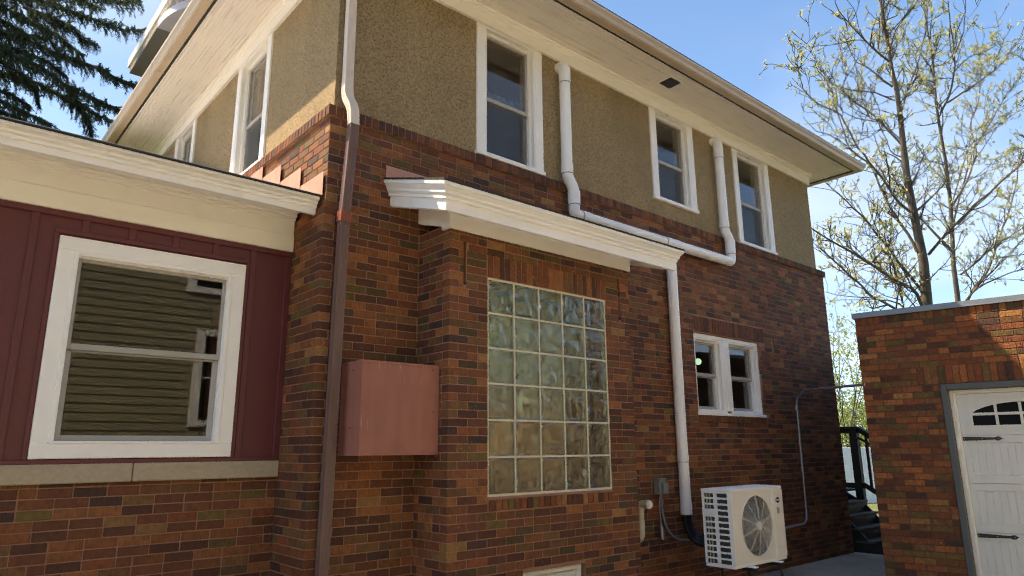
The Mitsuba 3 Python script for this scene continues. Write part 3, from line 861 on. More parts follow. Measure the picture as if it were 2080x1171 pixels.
obj('window_bead', cat([fb(ADD, AW[0], AW[0] + 0.03, 0.0, 0.040, AW[2], AW[3]), fb(ADD, AW[1] - 0.03, AW[1], 0.0, 0.040, AW[2], AW[3]), fb(ADD, AW[0] + .03, AW[1] - .03, 0.0, 0.039, AW[3] - 0.03, AW[3]), fb(ADD, AW[0] + .03, AW[1] - .03, 0.0, 0.039, AW[2], AW[2] + .016)]), 'm_vinyl', aw)
obj('frieze', cat([fb(ADD, AX, -0.034, -0.02, 0.046, 3.246, 3.387, 0.003), fb(ADD, AX, -0.034, -0.02, 0.036, 3.390, 3.575, 0.003), fb(ADD, AX, -0.034, 0.03, 0.060, 3.515, 3.545, 0.008), fb(ADD, AX, -0.034, 0.03, 0.085, 3.545, 3.574, 0.012)]), 'm_trim', ADN)
APROF = [(0, 3.476), (0, 3.526), (.018, 3.526), (.018, 3.548), (.034, 3.560), (.034, 3.574), (.058, 3.588), (.064, 3.590), (.064, 3.612), (-.03, 3.612), (-.03, 3.476)]
obj('crown_fascia', loft([(AX, 0.105 - o, z) for o, z in APROF], [(-0.036, 0.105 - o, z) for o, z in APROF]), 'm_trim', ADN)
obj('eave_soffit', bev((AX, 0.12, 3.576), (-0.034, 0.56, 3.60), 0.002), 'm_trim', ADN)
AS = 0.395
def ar(x0, x1, y0, y1, dz, th):
    q = lambda y: 3.614 + AS * (y - 0.035) + dz
    return loft([(x0, y0, q(y0)), (x1, y0, q(y0)), (x1, y0, q(y0) + th), (x0, y0, q(y0) + th)], [(x0, y1, q(y1)), (x1, y1, q(y1)), (x1, y1, q(y1) + th), (x0, y1, q(y1) + th)])
obj('roof', ar(AX, -0.012, 0.028, 5.5, 0.0, 0.014), 'm_roof', ADN)
obj('roof_membrane', ar(AX, -0.012, 0.12, 5.5, 0.014, 0.006), 'm_membrane', ADN)
obj('roof_shell', cat([bev((AX, 0.6, -.3), (AX + .2, 5.5, 3.6)), bev((AX, 5.3, -.3), (-.02, 5.5, 5.4)), bev((AX + .2, 0.75, 3.1), (-.02, 5.3, 3.2)), bev((AX + .2, .75, .3), (-.02, 5.3, .4)), bev((AX + .2, 2.6, .4), (-.02, 2.7, 3.1))]), 'm_dark_room', ADN)
for i in range(4):
    y0 = 0.035 + i * 0.457; y1 = y0 + 0.445
    q = lambda y: 3.632 + AS * (y - 0.035)
    zt = q(y1) + 0.035
    a = [(-0.020 - 0.002 * i, y0, q(y0)), (-0.020 - .002 * i, y1, q(y1)), (-0.020 - .002 * i, y1, zt), (-0.020 - .002 * i, y0, zt)]
    obj('step_flashing', loft(a, [(x + 0.004, y, z) for x, y, z in a]), 'm_copper', ADN)

# ------------------------------------------------------------------ the garage
GRG = thing('brick_garage', 'flat roofed orange brown brick garage with a white carriage style door', 'garage')
GWALL = GRG + '__front_wall'
OP = (0.837, 3.30, 2.178)
obj('front_wall', slab(GAR, sbox(0.004, -0.4, 4.4, 3.06).difference(sbox(OP[0] - .05, -0.5, OP[1] + .05, OP[2] + .05)), -0.25, -0.004), 'm_garage_mortar', GRG)
obj('side_wall', slab(GARS, sbox(0.25, -0.4, 6.0, 3.06), -0.2, -0.004), 'm_garage_mortar', GRG)
obj('rear_shell', cat([fb(GAR, 4.2, 4.4, -6.0, -0.25, -0.4, 3.06), fb(GAR, 0, 4.4, -6.2, -6.0, -0.4, 3.06)]), 'm_garage_mortar', GRG)
WG = Bricks()
gs0 = (0.570, OP[1] + 0.2, OP[2] + 0.065, 2.445)
WG.courses(GAR, 0.0, 4.4, -0.2031, 3.0, [(OP[0] - 0.062, OP[1] + .06, -1, OP[2] + 0.066), gs0], c0=0, warm=1)
WG.upright(GAR, gs0[0], gs0[1], gs0[2] + 0.004, gs0[3] - 0.004, warm=1)
WG.upright(GAR, 0.0, 4.4, 2.985, 3.068, warm=1)
WG.courses(GARS, 0.0, 3.0, -0.2031, 3.06, c0=1, warm=1)
WG.finish(lambda F: GWALL if F is GAR else GRG + '__side_wall', GRG + '__brickwork', 'm_garage_brick', 300)
cap = sbox(-0.022, -0.03, 6.2, 4.5)
obj('roof_edge', cat([fb(GAR, -0.024, 4.5, 0.004, 0.022, 3.066, 3.132, 0.003), fb(GARS, -0.02, 6.1, 0.004, 0.022, 3.066, 3.1315, 0.003), fb(GAR, -0.02, 4.5, 0.018, 0.030, 3.066, 3.074, 0.002)]), 'm_cap', GRG)
obj('roof', fb(GAR, -0.01, 4.45, -6.1, 0.0, 3.07, 3.125, 0.003), 'm_roof', GRG)
obj('door_trim', cat([fb(GAR, OP[0] - .06, OP[0], -0.05, 0.012, -0.3, OP[2] + .06), fb(GAR, OP[0], OP[1], -0.05, 0.011, OP[2], OP[2] + .06), fb(GAR, OP[1], OP[1] + .06, -0.05, 0.012, -.3, OP[2] + .06),
                      fb(GAR, OP[0] - .02, OP[0] + .003, -0.20, -0.05, -.3, OP[2] + .02), fb(GAR, OP[0] - .02, OP[1], -0.2, -0.05, OP[2] - 0.002, OP[2] + .02)]), 'm_slate', GRG)
obj('door_stop', cat([fb(GAR, OP[0] + .003, OP[0] + .045, -0.15, -0.100, -.3, OP[2] - 0.004), fb(GAR, OP[0] + .045, OP[1], -0.15, -0.101, OP[2] - 0.048, OP[2] - .004), fb(GAR, OP[0] + .02, OP[0] + .06, -.15, -.112, -.3, OP[2] - .045)]), 'm_unit', GRG)
DR = GRG + '__garage_door'
dt = -0.125
obj('garage_door', fb(GAR, OP[0] + .06, OP[1] - .06, dt - 0.05, dt - 0.028, -0.1, OP[2] - .05), 'm_door', GRG)
zs = [2.13, 1.685, 1.187, 0.692, 0.197, -0.1]
for i in range(5):
    zt, zb = zs[i] - 0.003, zs[i + 1] + 0.003
    L, R = OP[0] + .062, OP[1] - .062
    if i == 0:
        pn = sbox(L, zb, R, zt)
        spans = [(1.022, 1.886), (2.00, 2.864)]
        def arch(x0, x1, zc):
            xs = np.linspace(x0, x1, 25)
            return [(x, zc + 0.145 * (1 - ((x - (x0 + x1) / 2) / ((x1 - x0) / 2)) ** 2) ** 0.75 * 0.72) for x in xs]
        for (x0, x1) in spans:
            ring_ = Polygon([(x0, 1.790), (x1, 1.790)] + arch(x0, x1, 1.922)[::-1])
            pn = pn.difference(ring_)
        sec = obj('section', slab(GAR, pn, dt - 0.03, dt), 'm_door', DR)
        for (x0, x1) in spans:
            bars = []
            w4 = (x1 - x0) / 4
            for k in (1, 2, 3): bars.append(fb(GAR, x0 + k * w4 - .014, x0 + k * w4 + .014, dt - 0.022, dt + .002, 1.792, 2.024))
            bars.append(fb(GAR, x0 - .005, x1 + .005, dt - 0.022, dt + .004, 1.894, 1.924))
            fr_ = sbox(x0 - 0.052, 1.742, x1 + 0.052, 2.092).difference(sbox(x0 - 0.030, 1.764, x1 + 0.030, 2.068))
            fr2 = sbox(x0 - 0.020, 1.774, x1 + 0.020, 2.056).difference(Polygon([(x0, 1.790), (x1, 1.790)] + arch(x0, x1, 1.922)[::-1]))
            obj('window_grid', cat(bars + [slab(GAR, fr_, dt - .005, dt + .006), slab(GAR, fr2, dt - 0.005, dt + .004)]), 'm_door', DR)
            obj('pane', fb(GAR, x0 - .01, x1 + .01, dt - 0.026, dt - 0.023, 1.78, 2.03, 0.0005), 'm_dark_glass', DR)
    else:
        spans = [(0.955, 1.95), (2.03, 3.16)] if i % 1 == 0 else []
        pn = sbox(L, zb, R, zt)
        for (x0, x1) in spans: pn = pn.difference(sbox(x0, zb + 0.08, x1, zt - 0.073))
        obj('section', slab(GAR, pn, dt - 0.03, dt), 'm_door', DR)
        for (x0, x1) in spans:
            k = int(round((x1 - x0) / 0.0665)); wv = (x1 - x0) / k
            for q in range(k):
                obj('plank', fb(GAR, x0 + q * wv + .0004, x0 + (q + 1) * wv - .0004, dt - 0.028, dt - 0.009, zb + .08, zt - .073, 0.0025), 'm_door', DR)
for zc in (1.650, 0.657):
    tip = [(0.905, zc + .021), (1.05, zc + .017), (1.19, zc + .011), (1.208, zc + .020), (1.224, zc + .022), (1.240, zc + .015), (1.246, zc + .006), (1.270, zc)]
    pl = Polygon(tip + [(x, 2 * zc - z) for x, z in tip[::-1][1:]])
    hg = obj('strap_hinge', slab(GAR, pl, dt - .002, dt + 0.010), 'm_black', DR)
    obj('bolt', cat([GAR(tm(*(lambda m: (m.vertices, m.faces))(trimesh.creation.icosphere(1, 0.006).apply_translation((x, dt + 0.010, zc))))) for x in (0.918, 1.076, 1.226)]), 'm_steel', hg)
obj('door_sensor', cat([fb(GAR, OP[0] + .006, OP[0] + .035, -0.10, -0.075, 1.545, 1.685, 0.004), fb(GAR, OP[0] + .010, OP[0] + .03, -0.10, -0.07, 1.535, 1.56, 0.004)]), 'm_white_print', GRG)

# ------------------------------------------------------------------ things on the side wall
DS = thing('downspout', 'rectangular downspout at the house corner, beige above an elbow and brown below', 'downspout')
def rect_sweep(path, w, d):
    """Rectangular pipe along a path in the x-z / y plane, flutes on its sides."""
    p = np.asarray(path, float); rings = []
    prof = [(-.5, -.5), (-.3, -.5), (-.27, -.44), (-.2, -.44), (-.17, -.5), (-.03, -.5), (0, -.44), (.06, -.44), (.09, -.5), (.2, -.5), (.23, -.44), (.3, -.44), (.33, -.5), (.5, -.5),
            (.5, -.2), (.46, -.15), (.46, -.05), (.5, 0), (.5, .5), (-.5, .5), (-.5, .2), (-.46, .15), (-.46, .05), (-.5, 0), (-.5, -.2)]
    t = np.gradient(p, axis=0); t /= np.linalg.norm(t, axis=1, keepdims=True)
    V = []
    for q, tt in zip(p, t):
        yv = np.cross(tt, [1.0, 0, 0]); yv /= np.linalg.norm(yv)
        if yv[1] < 0: yv = -yv
        xv = np.cross(yv, tt); xv *= np.sign(xv[0])
        V.append([q + w * a * xv + d * b * yv for a, b in prof])
    V = np.array(V); n = len(prof); F = []
    for i in range(len(p) - 1):
        for j in range(n):
            k = (j + 1) % n
            F += [[i * n + j, i * n + k, (i + 1) * n + k], [i * n + j, (i + 1) * n + k, (i + 1) * n + j]]
    m = tm(V.reshape(-1, 3), F); trimesh.repair.fix_normals(m); return m
obj('upper_pipe', rect_sweep([(0.108, -0.055, 6.10), (0.110, -0.055, 5.4), (0.112, -0.055, 4.655)], 0.076, 0.062), 'm_beige', DS)
ep = bend([(0.112, -0.055, 4.66), (0.113, -0.057, 4.52), (0.135, -0.135, 4.40), (0.140, -0.140, 4.24)], 0.08, 9)
eb = rect_sweep(ep, 0.080, 0.066)
obj('elbow', eb, 'm_beige', DS)
obj('lower_pipe', rect_sweep([(0.143, -0.138, 4.25), (0.113, -0.110, 3.43), (0.078, -0.088, -0.05)], 0.078, 0.064), 'm_brown', DS)
obj('clamp_band', rect_sweep([(0.1147, -0.1115, 3.475), (0.1113, -0.109, 3.385)], 0.092, 0.078), 'm_orange', DS)

WB = thing('metal_wall_box', 'salmon brown sheet metal box fixed in the corner between the wall and the bay', 'utility box')
bx = [(0.212, 0.912, 1.545, 2.252)]
a, b, c, d = bx[0]
obj('body', fb(LONG, a, b, 0.004, 0.338, c, d, 0.004), 'm_rust', WB)
obj('lid_flange', fb(LONG, a - .004, b + .002, 0.004, 0.343, d - 0.018, d + 0.003, 0.002), 'm_rust', WB)
obj('lid_flange', fb(LONG, a - .004, b + .002, 0.004, 0.343, c - .003, c + 0.014, 0.002), 'm_rust', WB)
obj('corner_seam', fb(LONG, b - 0.018, b + .003, 0.30, 0.3435, c + .015, d - .019, 0.002), 'm_rust', WB)
obj('corner_seam', fb(LONG, a - .003, a + .012, 0.325, 0.3425, c + .015, d - .019, 0.001), 'm_rust', WB)
obj('screw', cat([LONG(tm(*(lambda m: (m.vertices, m.faces))(trimesh.creation.icosphere(1, 0.005).apply_translation(q)))) for q in ((a - .003, .20, d - .07), (a - .003, .19, c + .2), (b - .05, .34, c + .33), (b - .06, .34, d - .04))]), 'm_black', WB)

PV = thing('pipe_cover', 'white round pipe run crossing the house wall above the bay roof', 'pipe cover')
D = 0.062
def sleeve(p, q, r): return tube([p, q], r, 20)
pa = bend([(2.765, 0.03, 5.845), (2.765, -0.075, 5.850), (2.765, -0.078, 4.500), (2.835, -0.100, 4.36), (2.838, -0.100, 4.065), (4.0, -0.105, 4.060), (5.925, -0.105, 4.060), (5.925, -0.105, 4.39), (5.862, -0.080, 4.50), (5.862, -0.078, 5.855), (5.862, 0.03, 5.862)], 0.05, 5)
obj('pipe', tube(pa, D, 24), 'm_pvc', PV, smooth=22)
obj('drop_pipe', tube([(4.578, -0.090, 4.06), (4.578, -0.075, 3.9), (4.580, -0.066, 2.0), (4.582, -0.066, 0.87)], D * 1.02, 24), 'm_pvc', PV, smooth=40)
for p, q in (((2.765, -.078, 5.62), (2.765, -.078, 5.80)), ((2.765, -.078, 4.52), (2.765, -.078, 4.63)), ((2.838, -.1, 4.17), (2.838, -.1, 4.33)), ((2.93, -.101, 4.063), (3.06, -.1015, 4.063)), ((4.42, -.105, 4.06), (4.72, -.105, 4.06)),
             ((5.925, -.105, 4.17), (5.925, -.105, 4.37)), ((5.862, -.078, 4.54), (5.862, -.078, 4.62)), ((5.862, -.078, 5.58), (5.862, -.078, 5.81)), ((4.581, -.066, 1.42), (4.581, -.066, 1.50)), ((4.582, -.066, 0.835), (4.582, -.066, 0.96)), ((4.579, -.085, 3.92), (4.578, -.09, 4.0))):
    js = obj('joint_sleeve', sleeve(np.array(p), np.array(q), D * 1.10), 'm_pvc', PV, smooth=40)
    u_ = np.array(q) - np.array(p); u_ = u_ / np.linalg.norm(u_)
    obj('joint_line', sleeve(np.array(p) - u_ * .004, np.array(p) + u_ * .003, D * 1.11), 'm_grey_box', js)
obj('refrigerant_line', cat([tube(bend([(4.58 + k, -0.06, 0.86), (4.60 + k, -.065, 0.68), (4.66 + k, -.12, 0.56 + k), (4.75 + k, -.5, 0.50 + k), (4.72, -.64, 0.52 + k)], 0.1), 0.030, 10) for k in (-0.030, 0.0, 0.036)]), 'm_black', PV, smooth=40)

EB = thing('disconnect_box', 'small grey electrical box on the brick left of the white drop pipe', 'electrical box')
obj('back_box', fb(LONG, 4.085, 4.205, 0.004, 0.085, 1.075, 1.245, 0.004), 'm_grey_box', EB)
obj('cover', cat([fb(LONG, 4.08, 4.21, 0.002, 0.095, 1.235, 1.25, 0.003), fb(LONG, 4.118, 4.20, 0.085, 0.125, 1.085, 1.205, 0.005)]), 'm_grey_box', EB)
obj('whip_conduit', tube(bend([(4.155, -.05, 1.08), (4.16, -.05, 0.84), (4.25, -.055, 0.66), (4.40, -.06, 0.575), (4.58, -.07, 0.56)], 0.12), 0.013, 10), 'm_grey_box', EB, smooth=40)
obj('hanging_connector', cat([tube(bend([(4.135, -.05, 1.08), (4.11, -.05, 0.96), (4.125, -.05, 0.72)], 0.08), 0.008, 8), tube([(4.125, -.05, 0.74), (4.13, -.05, 0.70), (4.135, -.052, 0.60)], [0.018, 0.024, 0.02], 10)]), 'm_steel', EB, smooth=40)

VP = thing('vent_pipe', 'cream plastic vent pipe with an elbow facing out beside the bay', 'vent pipe')
obj('riser', tube([(3.775, -0.050, 0.66), (3.777, -0.052, 0.93)], 0.036, 18), 'm_cream_pvc', VP, smooth=40)
obj('coupling', tube([(3.775, -.050, 0.74), (3.775, -.050, 0.82)], 0.042, 18), 'm_cream_pvc', VP, smooth=40)
obj('foot_elbow', tube(bend([(3.775, -.05, 0.74), (3.775, -.05, 0.66), (3.775, 0.03, 0.60)], 0.06), 0.040, 18), 'm_cream_pvc', VP, smooth=40)
obj('mouth_elbow', cat([tube(bend([(3.777, -.052, 0.92), (3.777, -.052, 0.995), (3.765, -.16, 0.995)], 0.05), 0.041, 18), tube([(3.766, -.15, .995), (3.762, -.19, .995)], 0.047, 18)]), 'm_cream_pvc', VP, smooth=40)
obj('mouth', tube([(3.7635, -.188, .995), (3.7618, -.1915, .995)], 0.036, 18), 'm_white_print', VP)

CD = thing('metal_conduit', 'thin galvanised conduit bending from the house wall across to the garage', 'conduit')
gp = GO + GD * 0.03 + np.array([0, 0, 2.285])
obj('tube', tube(bend([(6.80, -.05, 0.515), (7.44, -.045, 0.535), (7.465, -.04, 1.4), (7.485, -.04, 2.27), (7.40, -.2, 2.375), tuple(gp)], 0.14, 9), 0.016, 12), 'm_steel', CD, smooth=40)
for z in (1.25, 1.62, 2.1): obj('coupling', tube([(7.46, -.04, z), (7.46 + .001, -.04, z + .06)], 0.020, 12), 'm_steel', CD, smooth=40)

# ------------------------------------------------------------------ heat pump
HP = thing('heat_pump', 'cream outdoor heat pump with a round fan grille beside the house wall', 'heat pump')
hx0, hx1, hy0, hy1, hz0, hz1 = 4.05, 5.068, 0.980, 0.646, 0.405, 1.165
fx, fzz, fr_ = 4.526, 0.785, 0.300
hole = Point(fx, fzz).buffer(fr_, 40)
obj('front_panel', cat([slab(LONG, sbox(hx0 + .004, hz0 + .03, hx1, hz1 - .03).difference(hole), hy0 - 0.012, hy0),
                        fb(LONG, hx0 + .004, hx0 + .09, hy0 - 0.006, hy0 + .010, hz0 + .035, hz1 - .035, 0.008), fb(LONG, 4.858, hx1, hy0 - .006, hy0 + 0.012, hz0 + .035, hz1 - .035, 0.008),
                        slab(LONG, Point(fx, fzz).buffer(fr_ + .012, 40).difference(hole), hy0 - .004, hy0 + .006)]), 'm_unit', HP)
obj('lid', cat([fb(LONG, hx0 - .006, hx1 + .006, hy1 - .006, hy0 + .008, hz1 - .030, hz1, 0.010), fb(LONG, hx0 + .05, hx1 - .05, hy1 + .05, hy0 - .06, hz1 - .004, hz1 + .006, 0.004)]), 'm_unit_light', HP)
obj('base_pan', cat([fb(LONG, hx0, hx1, hy1, hy0 + .004, hz0, hz0 + .032, 0.006), fb(LONG, hx1 - .012, hx1, hy1, hy0 - .012, hz0 + .03, hz1 - .03), fb(LONG, hx0 + .02, hx1 - .012, hy1, hy1 + .012, hz0 + .03, hz1 - .03)]), 'm_unit_light', HP)
SIDE = Frame((hx0, 0, 0), (0, -1, 0), (-1, 0, 0))
sp = sbox(hy1, hz0 + .03, hy0 - .002, hz1 - .03)
op_ = []
for ca, cb in ((0.672, 0.786), (0.826, 0.946)):
    for k in range(12):
        zt = 1.122 - k * 0.0582
        if ca < .7 and k == 3: continue
        op_.append(sbox(ca, zt - 0.040, cb, zt).buffer(-0.008).buffer(0.008))
        sp = sp.difference(op_[-1])
obj('side_louvre', slab(SIDE, sp, -0.006, 0.0), 'm_unit_light', HP)
obj('side_handle', fb(SIDE, 0.668, 0.775, -.004, 0.006, 0.915, 0.935, 0.005), 'm_unit_light', HP)
obj('coil', cat([fb(LONG, hx0 + 0.025, hx0 + 0.035, hy1 + .02, hy0 - .03, hz0 + .035, hz1 - .035), fb(LONG, hx0 + .04, hx1 - .03, hy1 + .015, hy1 + .03, hz0 + .035, hz1 - .035), fb(LONG, 4.85, 4.86, hy1 + .03, hy0 - .02, hz0 + .035, hz1 - .035)]), 'm_coil', HP)
obj('coil_tube', cat([tube([(hx0 + .018, -(hy1 + .05 + .035 * k), hz0 + .04), (hx0 + .018, -(hy1 + .05 + .035 * k), hz1 - .04)], 0.008, 8) for k in (0, 1)]), 'm_coil_light', HP)
rings = []
for r in np.linspace(0.055, fr_ - .004, 22):
    t = np.linspace(0, 2 * np.pi, 49)
    rings.append(tube(np.stack([fx + r * np.cos(t), -(hy0 - .006 + 0.030 * (1 - (r / fr_) ** 2)) + 0 * t, fzz + r * np.sin(t)], 1), 0.0013, 4, False))
spk = []
for k in range(10):
    t = math.pi / 10 + k * math.pi / 5
    spk.append(tube([(fx + r * math.cos(t), -(hy0 - .003 + 0.030 * (1 - (r / fr_) ** 2)), fzz + r * math.sin(t)) for r in np.linspace(0.04, fr_ + .004, 8)], 0.0040, 6, False))
obj('fan_grille', cat(rings + spk), 'm_unit', HP)
obj('grille_hub', tube([(fx, -(hy0 + .016), fzz), (fx, -(hy0 + .034), fzz), (fx, -(hy0 + .036), fzz)], [0.042, 0.042, 0.036], 24), 'm_unit', HP)
bl = []
for k in range(3):
    a0 = k * 2 * math.pi / 3
    pts = [(r, a0 + da, w_) for r in np.linspace(0.06, fr_ - .02, 6) for da, w_ in ((0, 0), (0.85, 0.05))]
    V = [(fx + r * math.cos(t), -(hy0 - .11 + w_), fzz + r * math.sin(t)) for r, t, w_ in pts]
    bl.append(tm(V, [q for i in range(5) for q in ([2 * i, 2 * i + 1, 2 * i + 3], [2 * i, 2 * i + 3, 2 * i + 2])]))
obj('fan', cat(bl + [tube([(fx, -(hy0 - .12), fzz), (fx, -(hy0 - .05), fzz)], 0.06, 20)]), 'm_coil', HP)
obj('shroud', tube([(fx, -(hy0 - .006), fzz), (fx, -(hy0 - .12), fzz)], [fr_, fr_ - .005], 40, False), 'm_coil', HP)
lg = Point(0, 0).buffer(1, 24)
el = shapely.affinity.translate(shapely.affinity.scale(lg, 0.047, 0.030), 4.957, 1.020)
el2 = shapely.affinity.translate(shapely.affinity.scale(lg, 0.052, 0.034), 4.957, 1.020)
bd = obj('badge', slab(LONG, el2, hy0 + .010, hy0 + .0135), 'm_white_print', HP)
obj('badge_face', slab(LONG, el, hy0 + .012, hy0 + .0145), 'm_navy', bd)
tx = meshkit.text_mesh('Carrier', 0.021, 0.001, bold=True)
v = np.asarray(tx.vertices).copy(); v[:, 0] -= v[:, 0].mean(); v[:, 0] *= 0.088 / np.ptp(v[:, 0]); v[:, 0] += 0.22 * (v[:, 1])
obj('lettering', tm(np.stack([4.955 + v[:, 0], -(hy0 + .0145 + v[:, 2]), 1.012 + v[:, 1]], 1), tx.faces), 'm_white_print', bd)
obj('rating_label', cat([fb(LONG, 4.925, 4.978, hy0 + .010, hy0 + .0135, 0.880, 0.945, 0.001)]), 'm_sash', HP)
obj('label_print', cat([fb(LONG, 4.930, 4.973 - 0.008 * (k % 2), hy0 + .0135, hy0 + .0142, 0.886 + k * .011, 0.891 + k * .011, 0.0002) for k in range(5)]), 'm_grey_box', HP)
obj('step_rib', cat([fb(LONG, 4.885, 5.055, hy0 + .008, hy0 + .018, z, z + .008, 0.003) for z in (0.765, 0.655, 0.545)]), 'm_unit', HP)
ST = thing('unit_stand', 'black wire stand with white feet under the heat pump', 'stand')
for x in (4.35, 4.86):
    obj('rail', fb(LONG, x - .03, x + .03, 0.62, 1.03, hz0 - .042, hz0 - .012, 0.004), 'm_black', ST)
    obj('foot_pad', fb(LONG, x - .035, x + .035, 0.94, 1.04, hz0 - .012, hz0 - .001, 0.004), 'm_white_print', ST)
    for y in (0.64, 1.01):
        for dx in (-0.05, 0.05):
            obj('leg', tube([(x, -y, hz0 - .03), (x + dx, -(y + (0.03 if y > .8 else -.03)), 0.0)], 0.007, 8), 'm_black', ST)
obj('cross_bar', tube([(4.35, -1.02, hz0 - .05), (4.86, -1.02, hz0 - .05)], 0.008, 8), 'm_black', ST)

# ------------------------------------------------------------------ back stairs
BS_ = thing('back_stairs', 'black wooden stairs with a railing behind the rear corner of the house', 'stairs')
sx0, sx1 = 9.42, 10.55
for k in range(5):
    y = -0.075 + 0.157 * k; z = 0.115 + 0.186 * k
    if k < 4:
        obj('tread', bev((sx0, y, z - .035), (sx1, y + 0.27, z), 0.006), 'm_tread', BS_)
        obj('riser', bev((sx0 + .02, y + .03, z - .186 if k else -.16), (sx1 - .02, y + .055, z - .036), 0.003), 'm_black_wood', BS_)
    else:
        obj('landing', bev((9.0, y, z - .035), (sx1, y + 1.5, z), 0.006), 'm_tread', BS_)
for x in (sx0 + .005, sx1 - .05):
    obj('stringer', loft([(x, -0.05, -0.16), (x, 0.30, -0.16), (x, 0.75, 0.60), (x, 0.75, 0.80), (x, 0.45, 0.62), (x, -0.05, 0.075)], [(x + .04, -0.05, -0.16), (x + .04, 0.30, -0.16), (x + .04, 0.75, 0.60), (x + .04, 0.75, 0.80), (x + .04, 0.45, 0.62), (x + .04, -0.05, 0.075)]), 'm_black_wood', BS_)
rx = sx1 + 0.02
yC, yR = 0.41, -0.42
ln = lambda y, z0: z0 - (yC - y) * 0.64
for y in (yC + .10, yR + .05):
    obj('post', bev((rx - .06, y - .065, min(ln(y, 0.45), .45)), (rx + .06, y + .065, min(ln(y, 1.885), 1.885)), 0.005), 'm_black_wood', BS_)
obj('post', bev((rx - .045, 1.35, 0.4), (rx + .045, 1.44, 1.885), 0.005), 'm_black_wood', BS_)
def bar(p, q, w, h):
    p, q = np.array(p), np.array(q)
    o = [(-w, -h), (w, -h), (w, h), (-w, h)]
    return loft([(p[0] + a, p[1], p[2] + b) for a, b in o], [(q[0] + a, q[1], q[2] + b) for a, b in o])
obj('top_rail', cat([bar((rx, yC, 1.905), (rx, yR, ln(yR, 1.905)), .075, .02), bar((rx, yC, 1.905), (rx, 1.45, 1.905), .075, .02), bar((rx, yC, 1.85), (rx, yR, ln(yR, 1.85)), .02, .04), bar((rx, yC, 1.85), (rx, 1.45, 1.85), .02, .04)]), 'm_black_wood', BS_)
obj('bottom_rail', cat([bar((rx, yC, .905), (rx, yR, ln(yR, .905)), .02, .045), bar((rx, yC, .905), (rx, 1.45, .905), .02, .045)]), 'm_black_wood', BS_)
for y in list(np.arange(yC - 0.10, yR + .1, -0.095)):
    obj('baluster', bev((rx - .02, y - .02, ln(y, 0.90)), (rx + .02, y + .02, ln(y, 1.85)), 0.002), 'm_black_wood', BS_)
obj('handrail', tube(bend([(rx - .05, yC + .05, 1.70), (rx - .09, yC, 1.735), (rx - .09, yR, ln(yR, 1.735))], .04), 0.02, 10), 'm_black', BS_, smooth=40)

# ------------------------------------------------------------------ trees
def cam_pt(px, py, depth):
    return CAM + depth * (FWD + (px - 1040) / FPX * RGT - (py - 585.5) / FPX * UPV)


